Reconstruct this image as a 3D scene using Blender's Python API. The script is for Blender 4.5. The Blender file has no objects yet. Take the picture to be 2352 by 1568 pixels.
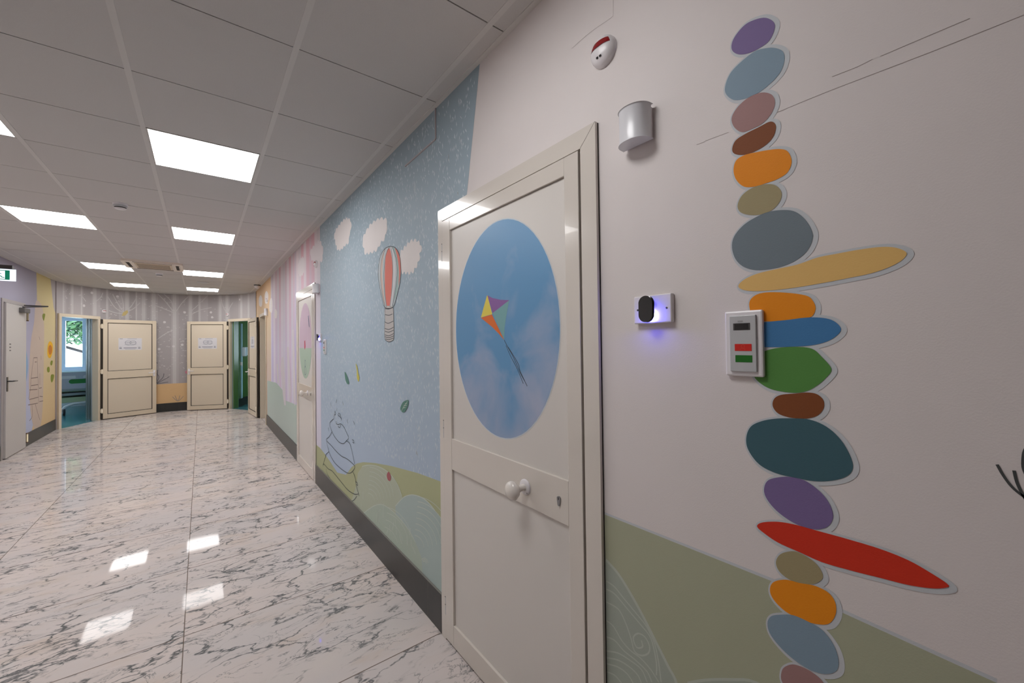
import bpy, bmesh, math, random
from mathutils import Vector, Matrix
random.seed(7)
S = bpy.context.scene
C = S.collection
PI = math.pi
R = math.radians

# ---------------------------------------------------------------- camera
FPX = 927.468
yaw, pit, rol = .64344, .01441, -.01238
_f = Vector((math.sin(yaw)*math.cos(pit), math.cos(yaw)*math.cos(pit), math.sin(pit)))
_r = Vector((math.cos(yaw), -math.sin(yaw), 0)); _u = _r.cross(_f)
r2 = math.cos(rol)*_r + math.sin(rol)*_u; u2 = -math.sin(rol)*_r + math.cos(rol)*_u
cd = bpy.data.cameras.new('camera'); cam = bpy.data.objects.new('camera', cd); C.objects.link(cam)
M = Matrix((r2, u2, -_f)).transposed().to_4x4(); M.translation = Vector((0, 0, 1.511)); cam.matrix_world = M
cd.sensor_fit = 'HORIZONTAL'; cd.sensor_width = 36; cd.lens = FPX*36/2352
cd.shift_x = (1176-1157.684)/2352; cd.shift_y = -(784-775.069)/2352
cd.clip_start = .02; cd.clip_end = 300
S.camera = cam

# ---------------------------------------------------------------- world and exposure
W_ = bpy.data.worlds.new('daylight'); S.world = W_; W_.use_nodes = True
bg = W_.node_tree.nodes['Background']; bg.inputs['Color'].default_value = (.72, .88, 1, 1); bg.inputs['Strength'].default_value = 6.0
S.view_settings.view_transform = 'Standard'; S.view_settings.look = 'None'; S.view_settings.gamma = 1
S.view_settings.use_curve_mapping = False; S.view_settings.exposure = 0.0
S.cycles.use_denoising = True; S.cycles.max_bounces = 10; S.cycles.diffuse_bounces = 7; S.cycles.glossy_bounces = 4
S.cycles.sample_clamp_indirect = 6
LAMP = 14.8          # strength of the ceiling panels

# ---------------------------------------------------------------- materials
def srgb(c):
    return tuple((v/255/12.92 if v/255 <= .04045 else ((v/255+.055)/1.055)**2.4) for v in c) + (1,)
_m = {}
def mat(name, c, rough=.6, metal=0, coat=0, emit=None, es=0, noise=0, nscale=30, bump=0, bscale=200, spec=.5):
    if name in _m: return _m[name]
    m = bpy.data.materials.new(name); m.use_nodes = True; nt = m.node_tree; b = nt.nodes['Principled BSDF']
    b.inputs['Base Color'].default_value = srgb(c); b.inputs['Roughness'].default_value = rough; b.inputs['Metallic'].default_value = metal
    b.inputs['Coat Weight'].default_value = coat; b.inputs['Specular IOR Level'].default_value = spec
    if emit: b.inputs['Emission Color'].default_value = srgb(emit); b.inputs['Emission Strength'].default_value = es
    tc = nt.nodes.new('ShaderNodeTexCoord')
    if noise:
        n = nt.nodes.new('ShaderNodeTexNoise'); n.inputs['Scale'].default_value = nscale; n.inputs['Detail'].default_value = 4
        nt.links.new(tc.outputs['Object'], n.inputs['Vector'])
        mx = nt.nodes.new('ShaderNodeMix'); mx.data_type = 'RGBA'
        mx.inputs[6].default_value = tuple(v*(1-noise) for v in srgb(c)[:3]) + (1,); mx.inputs[7].default_value = tuple(min(1, v*(1+noise)) for v in srgb(c)[:3]) + (1,)
        nt.links.new(n.outputs['Fac'], mx.inputs[0]); nt.links.new(mx.outputs[2], b.inputs['Base Color'])
    if bump:
        n = nt.nodes.new('ShaderNodeTexNoise'); n.inputs['Scale'].default_value = bscale; n.inputs['Detail'].default_value = 3
        nt.links.new(tc.outputs['Object'], n.inputs['Vector'])
        bp = nt.nodes.new('ShaderNodeBump'); bp.inputs['Strength'].default_value = bump; bp.inputs['Distance'].default_value = .002
        nt.links.new(n.outputs['Fac'], bp.inputs['Height']); nt.links.new(bp.outputs['Normal'], b.inputs['Normal'])
    _m[name] = m
    return m

def paint(name, c, **k): return mat(name, c, rough=.62, bump=.12, bscale=320, spec=.3, noise=.025, nscale=6, **k)
wallwhite = paint('wall_white_paint', (220, 213, 211))
def ramp_mat(name, stops, axis, lo, hi, rough=.6):
    m = bpy.data.materials.new(name); m.use_nodes = True; nt = m.node_tree; b = nt.nodes['Principled BSDF']
    b.inputs['Roughness'].default_value = rough; b.inputs['Specular IOR Level'].default_value = .3
    g = nt.nodes.new('ShaderNodeNewGeometry'); s = nt.nodes.new('ShaderNodeSeparateXYZ'); mr = nt.nodes.new('ShaderNodeMapRange'); cr = nt.nodes.new('ShaderNodeValToRGB')
    nt.links.new(g.outputs['Position'], s.inputs[0]); nt.links.new(s.outputs[axis], mr.inputs['Value'])
    mr.inputs['From Min'].default_value = lo; mr.inputs['From Max'].default_value = hi
    nt.links.new(mr.outputs[0], cr.inputs[0]); nt.links.new(cr.outputs[0], b.inputs['Base Color'])
    e = cr.color_ramp.elements
    e[0].position = stops[0][0]; e[0].color = srgb(stops[0][1]); e[1].position = stops[-1][0]; e[1].color = srgb(stops[-1][1])
    for p, c in stops[1:-1]: x = e.new(p); x.color = srgb(c)
    return m

def marble():
    m = bpy.data.materials.new('veined_marble'); m.use_nodes = True; nt = m.node_tree; N = nt.nodes.new; L = nt.links.new
    b = nt.nodes['Principled BSDF']
    g = N('ShaderNodeNewGeometry'); sep = N('ShaderNodeSeparateXYZ'); L(g.outputs['Position'], sep.inputs[0])
    def math_(op, a, c=None, v=None):
        n = N('ShaderNodeMath'); n.operation = op
        for i, x in enumerate((a, c)):
            if x is None: continue
            if isinstance(x, (int, float)): n.inputs[i].default_value = x
            else: L(x, n.inputs[i])
        return n.outputs[0]
    tx = math_('DIVIDE', math_('SUBTRACT', sep.outputs[0], FX0), FDX); ty = math_('DIVIDE', math_('SUBTRACT', sep.outputs[1], FY0), FDY)
    ix = math_('FLOOR', tx); iy = math_('FLOOR', ty)
    cid = N('ShaderNodeCombineXYZ'); L(ix, cid.inputs[0]); L(iy, cid.inputs[1])
    wn = N('ShaderNodeTexWhiteNoise'); wn.noise_dimensions = '3D'; L(cid.outputs[0], wn.inputs['Vector'])
    off = N('ShaderNodeVectorMath'); off.operation = 'SCALE'; L(wn.outputs['Color'], off.inputs[0]); off.inputs['Scale'].default_value = 40
    mp = N('ShaderNodeMapping'); L(g.outputs['Position'], mp.inputs['Vector']); mp.inputs['Rotation'].default_value = (0, 0, R(-12)); mp.inputs['Scale'].default_value = (1.0, 2.1, 1)
    add = N('ShaderNodeVectorMath'); L(mp.outputs[0], add.inputs[0]); L(off.outputs[0], add.inputs[1])
    P = add.outputs[0]
    def noise(scale, det, dist=0, vec=P, rough=.55):
        n = N('ShaderNodeTexNoise'); n.inputs['Scale'].default_value = scale; n.inputs['Detail'].default_value = det; n.inputs['Distortion'].default_value = dist; n.inputs['Roughness'].default_value = rough
        L(vec, n.inputs['Vector']); return n.outputs['Fac']
    def ridge(f, w):        # 1 in a thin line where the noise crosses its middle
        a = math_('ABSOLUTE', math_('SUBTRACT', f, .5)); mr = N('ShaderNodeMapRange'); mr.interpolation_type = 'SMOOTHSTEP'; L(a, mr.inputs['Value'])
        mr.inputs['From Min'].default_value = 0; mr.inputs['From Max'].default_value = w; mr.inputs['To Min'].default_value = 1; mr.inputs['To Max'].default_value = 0
        return mr.outputs[0]
    def thr(f, a, c):
        mr = N('ShaderNodeMapRange'); mr.interpolation_type = 'SMOOTHSTEP'; L(f, mr.inputs['Value']); mr.inputs['From Min'].default_value = a; mr.inputs['From Max'].default_value = c; return mr.outputs[0]
    big = noise(1.1, 3)
    def warp(amt, sc):
        n = N('ShaderNodeTexNoise'); n.inputs['Scale'].default_value = sc; n.inputs['Detail'].default_value = 5; n.inputs['Roughness'].default_value = .6; L(P, n.inputs['Vector'])
        s_ = N('ShaderNodeVectorMath'); s_.operation = 'SUBTRACT'; L(n.outputs['Color'], s_.inputs[0]); s_.inputs[1].default_value = (.5, .5, .5)
        k_ = N('ShaderNodeVectorMath'); k_.operation = 'SCALE'; L(s_.outputs[0], k_.inputs[0]); k_.inputs['Scale'].default_value = amt
        a_ = N('ShaderNodeVectorMath'); L(P, a_.inputs[0]); L(k_.outputs[0], a_.inputs[1]); return a_.outputs[0]
    def net(sc, w, amt, wsc):     # broken network of cell edges
        vo = N('ShaderNodeTexVoronoi'); vo.feature = 'DISTANCE_TO_EDGE'; vo.inputs['Scale'].default_value = sc; L(warp(amt, wsc), vo.inputs['Vector'])
        mr = N('ShaderNodeMapRange'); mr.interpolation_type = 'SMOOTHSTEP'; L(vo.outputs['Distance'], mr.inputs['Value']); mr.inputs['From Min'].default_value = 0; mr.inputs['From Max'].default_value = w; mr.inputs['To Min'].default_value = 1; mr.inputs['To Max'].default_value = 0
        return mr.outputs[0]
    zone = noise(1.25, 3, .4)
    v1 = math_('MULTIPLY', net(2.2, .030, .6, 2.0), thr(noise(2.0, 4, .4), .46, .58))
    v2 = math_('MULTIPLY', net(5.6, .080, .34, 4.0), thr(math_('ADD', math_('MULTIPLY', noise(5.0, 4, .5), .6), math_('MULTIPLY', zone, .4)), .49, .58))
    v3 = math_('MULTIPLY', ridge(noise(4.4, 7, 1.0, rough=.6), .016), thr(noise(2.1, 3, .3), .40, .56))
    v4 = math_('MULTIPLY', math_('MULTIPLY', thr(noise(3.6, 8, 1.3, rough=.66), .60, .66), thr(zone, .45, .6)), .55)
    v = math_('ADD', math_('ADD', math_('MULTIPLY', v1, 1.0), math_('MULTIPLY', v2, .95)), math_('ADD', math_('MULTIPLY', v3, .75), v4))
    v = math_('MINIMUM', v, 1.0)
    base = N('ShaderNodeMix'); base.data_type = 'RGBA'; L(thr(big, .35, .65), base.inputs[0]); base.inputs[6].default_value = srgb((214, 202, 196)); base.inputs[7].default_value = srgb((206, 198, 195))
    warm = N('ShaderNodeMix'); warm.data_type = 'RGBA'; L(math_('MULTIPLY', thr(noise(3.1, 4, .3), .5, .75), .5), warm.inputs[0]); L(base.outputs[2], warm.inputs[6]); warm.inputs[7].default_value = srgb((205, 186, 170))
    vein = N('ShaderNodeMix'); vein.data_type = 'RGBA'; L(math_('MULTIPLY', v, .88), vein.inputs[0]); L(warm.outputs[2], vein.inputs[6]); vein.inputs[7].default_value = srgb((84, 88, 90))
    # joints between the slabs
    fx = math_('ABSOLUTE', math_('SUBTRACT', math_('FRACT', math_('ADD', tx, .5)), .5)); fy = math_('ABSOLUTE', math_('SUBTRACT', math_('FRACT', math_('ADD', ty, .5)), .5))
    jx = math_('LESS_THAN', math_('MULTIPLY', fx, FDX), .0024); jy = math_('LESS_THAN', math_('MULTIPLY', fy, FDY), .0030)
    j = math_('MAXIMUM', jx, jy)
    jm = N('ShaderNodeMix'); jm.data_type = 'RGBA'; L(math_('MULTIPLY', j, .85), jm.inputs[0]); L(vein.outputs[2], jm.inputs[6]); jm.inputs[7].default_value = srgb((110, 95, 85))
    L(jm.outputs[2], b.inputs['Base Color'])
    b.inputs['IOR'].default_value = 1.45; b.inputs['Specular IOR Level'].default_value = .06
    rn = math_('ADD', math_('MULTIPLY', noise(6, 2), .05), .02); L(rn, b.inputs['Roughness'])
    bp = N('ShaderNodeBump'); bp.inputs['Strength'].default_value = .05; bp.inputs['Distance'].default_value = .01
    pn = N('ShaderNodeTexNoise'); pn.inputs['Scale'].default_value = 3.0; pn.inputs['Detail'].default_value = 1; L(g.outputs['Position'], pn.inputs['Vector'])
    L(pn.outputs['Fac'], bp.inputs['Height']); L(bp.outputs[0], b.inputs['Normal'])
    return m
FX0, FDX, FY0, FDY = -.075, 1.085, 1.92, .805

cream = mat('cream_door_enamel', (214, 207, 198), rough=.18, coat=.3, bump=.02, bscale=14)
cream2 = mat('beige_door_enamel', (216, 202, 180), rough=.2, coat=.2)
beigepanel = mat('beige_door_panel', (214, 201, 181), rough=.4)
creampanel = mat('cream_door_panel', (214, 209, 203), rough=.38, bump=.03, bscale=20)
darkbrown = mat('dark_brown_matte', (42, 34, 26), rough=.7)
slate = mat('slate_skirting', (46, 46, 44), rough=.32, noise=.18, nscale=14)
plastic = mat('white_plastic', (226, 222, 224), rough=.3)
plasticgrey = mat('grey_plastic', (184, 185, 187), rough=.3)
black = mat('black_plastic', (10, 10, 12), rough=.12, coat=.5)
darkgrey = mat('dark_grey_metal', (62, 60, 60), rough=.4)
steel = mat('brushed_steel', (150, 152, 155), rough=.25, metal=1)
ceilmat = mat('mineral_fibre_tile', (203, 200, 197), rough=.85, noise=.05, nscale=220, bump=.25, bscale=500, spec=.2)
ceilbar = mat('white_ceiling_bar', (211, 208, 204), rough=.5)
shadowgap = mat('dark_shadow_gap', (40, 38, 36), rough=.9)
lamp = mat('lamp_diffuser', (250, 250, 250), emit=(252, 251, 251), es=LAMP)
tealfloor = mat('teal_linoleum', (70, 130, 140), rough=.18, noise=.08, nscale=8)
greygreen = mat('grey_green_gloss_paint', (70, 74, 66), rough=.35)
greenwall = mat('green_gloss_paint', (78, 112, 62), rough=.25)
roomwhite = paint('room_white_paint', (205, 215, 220))

# ---------------------------------------------------------------- mesh helpers
def tag(o, label=None, cat=None, group=None, kind=None):
    if label: o['label'] = label
    if cat: o['category'] = cat
    if group: o['group'] = group
    if kind: o['kind'] = kind
    return o
class MB:
    def __init__(s): s.v = []; s.f = []; s.mi = []; s.cur = 0; s.sm = []
    def use(s, i): s.cur = i; return s
    def face(s, idx, smooth=False): s.f.append(idx); s.mi.append(s.cur); s.sm.append(smooth)
    def poly(s, pts):
        n = len(s.v); s.v += [tuple(p) for p in pts]; s.face(list(range(n, n+len(pts))))
    def box(s, a, b):
        x0, y0, z0 = (min(p) for p in zip(a, b)); x1, y1, z1 = (max(p) for p in zip(a, b)); n = len(s.v)
        s.v += [(x0, y0, z0), (x1, y0, z0), (x1, y1, z0), (x0, y1, z0), (x0, y0, z1), (x1, y0, z1), (x1, y1, z1), (x0, y1, z1)]
        for q in ((3, 2, 1, 0), (4, 5, 6, 7), (0, 1, 5, 4), (1, 2, 6, 5), (2, 3, 7, 6), (3, 0, 4, 7)): s.face([n+i for i in q])
        return s
    def prism(s, pts, fn, d0, d1, smooth=False):     # outline in (a,b), fn(a,b,depth)
        n = len(s.v); k = len(pts)
        s.v += [fn(a, b, d0) for a, b in pts] + [fn(a, b, d1) for a, b in pts]
        s.face(list(range(n, n+k))); s.face(list(range(n+2*k-1, n+k-1, -1)))
        for i in range(k): j = (i+1) % k; s.face([n+i, n+j, n+k+j, n+k+i], smooth)
        return s
    def lathe(s, prof, fn, seg=24):                  # profile (radius, height) -> fn(u,v,h)
        n = len(s.v); k = len(prof)
        for i in range(seg):
            t = 2*PI*i/seg
            s.v += [fn(r*math.cos(t), r*math.sin(t), h) for r, h in prof]
        for i in range(seg):
            j = (i+1) % seg
            for q in range(k-1): s.face([n+i*k+q, n+j*k+q, n+j*k+q+1, n+i*k+q+1], True)
        if prof[0][0] > 1e-6: s.face([n+i*k for i in range(seg)])
        if prof[-1][0] > 1e-6: s.face([n+i*k+k-1 for i in range(seg)])
        return s
    def tube(s, pts, r, seg=8):
        pts = [Vector(p) for p in pts]; n = len(s.v); k = len(pts)
        for i, p in enumerate(pts):
            d = (pts[min(i+1, k-1)]-pts[max(i-1, 0)]).normalized(); up = Vector((0, 0, 1)) if abs(d.z) < .9 else Vector((1, 0, 0))
            a = d.cross(up).normalized(); b = d.cross(a); rr = r[i] if isinstance(r, (list, tuple)) else r
            for j in range(seg): t = 2*PI*j/seg; s.v.append(tuple(p + a*rr*math.cos(t) + b*rr*math.sin(t)))
        for i in range(k-1):
            for j in range(seg): q = (j+1) % seg; s.face([n+i*seg+j, n+i*seg+q, n+(i+1)*seg+q, n+(i+1)*seg+j], True)
        s.face([n+j for j in range(seg)]); s.face([n+(k-1)*seg+j for j in range(seg)])
        return s
    def ribbon(s, pts, w, fn, off):                  # flat stroke in wall coordinates
        k = len(pts); n = len(s.v)
        for i, p in enumerate(pts):
            a = pts[max(i-1, 0)]; b = pts[min(i+1, k-1)]; dx, dy = b[0]-a[0], b[1]-a[1]; l = math.hypot(dx, dy) or 1
            ww = w/2
            s.v.append(fn(p[0]-dy/l*ww, p[1]+dx/l*ww, off)); s.v.append(fn(p[0]+dy/l*ww, p[1]-dx/l*ww, off))
        for i in range(k-1): s.face([n+2*i, n+2*i+1, n+2*i+3, n+2*i+2])
        return s
    def build(s, name, mats, parent=None, bevel=0, loc=None):
        me = bpy.data.meshes.new(name); me.from_pydata(s.v, [], s.f)
        for m in (mats if isinstance(mats, (list, tuple)) else [mats]): me.materials.append(m)
        for p, i, q in zip(me.polygons, s.mi, s.sm): p.material_index = i; p.use_smooth = q
        me.validate(); me.update()
        o = bpy.data.objects.new(name, me); C.objects.link(o)
        if parent: o.parent = parent
        if bevel:
            bv = o.modifiers.new('bevel', 'BEVEL'); bv.width = bevel; bv.segments = 2; bv.limit_method = 'ANGLE'
        return o
def empty(name, loc=(0, 0, 0), rz=0, **k):
    o = bpy.data.objects.new(name, None); C.objects.link(o); o.location = loc; o.rotation_euler = (0, 0, rz); o.empty_display_size = .1
    return tag(o, **k)
def copy_tree(o, parent=None):
    c = o.copy(); C.objects.link(c); c.parent = parent
    for ch in [x for x in bpy.data.objects if x.parent == o]: copy_tree(ch, c)
    return c
def smooth(pts, n=6, closed=True):
    out = []; k = len(pts)
    rng = range(k) if closed else range(k-1)
    for i in rng:
        p = [pts[(i+j) % k] if closed else pts[min(max(i+j, 0), k-1)] for j in (-1, 0, 1, 2)]
        for q in range(n):
            t = q/n
            out.append(tuple(.5*((2*p[1][d]) + (-p[0][d]+p[2][d])*t + (2*p[0][d]-5*p[1][d]+4*p[2][d]-p[3][d])*t*t + (-p[0][d]+3*p[1][d]-3*p[2][d]+p[3][d])*t**3) for d in (0, 1)))
    if not closed: out.append(tuple(pts[-1]))
    return out
def grow(pts, d):
    k = len(pts); area = sum(pts[i][0]*pts[(i+1) % k][1]-pts[(i+1) % k][0]*pts[i][1] for i in range(k)); sg = 1 if area > 0 else -1
    out = []
    for i in range(k):
        a = pts[i-1]; b = pts[(i+1) % k]; dx, dy = b[0]-a[0], b[1]-a[1]; l = math.hypot(dx, dy) or 1
        out.append((pts[i][0]+sg*dy/l*d, pts[i][1]-sg*dx/l*d))
    return out
def scallop(pts, amp=.02, n=14):
    q = smooth(pts, 10); L_ = [0]
    for i in range(len(q)): a, b = q[i], q[(i+1) % len(q)]; L_.append(L_[-1]+math.hypot(a[0]-b[0], a[1]-b[1]))
    g = []
    k = len(q)
    area = sum(q[i][0]*q[(i+1) % k][1]-q[(i+1) % k][0]*q[i][1] for i in range(k)); sg = 1 if area > 0 else -1
    for i in range(k):
        a = q[i-1]; b = q[(i+1) % k]; dx, dy = b[0]-a[0], b[1]-a[1]; l = math.hypot(dx, dy) or 1
        e = abs(math.sin(PI*n*L_[i]/L_[-1]))*amp
        g.append((q[i][0]+sg*dy/l*e, q[i][1]-sg*dx/l*e))
    return g

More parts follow.
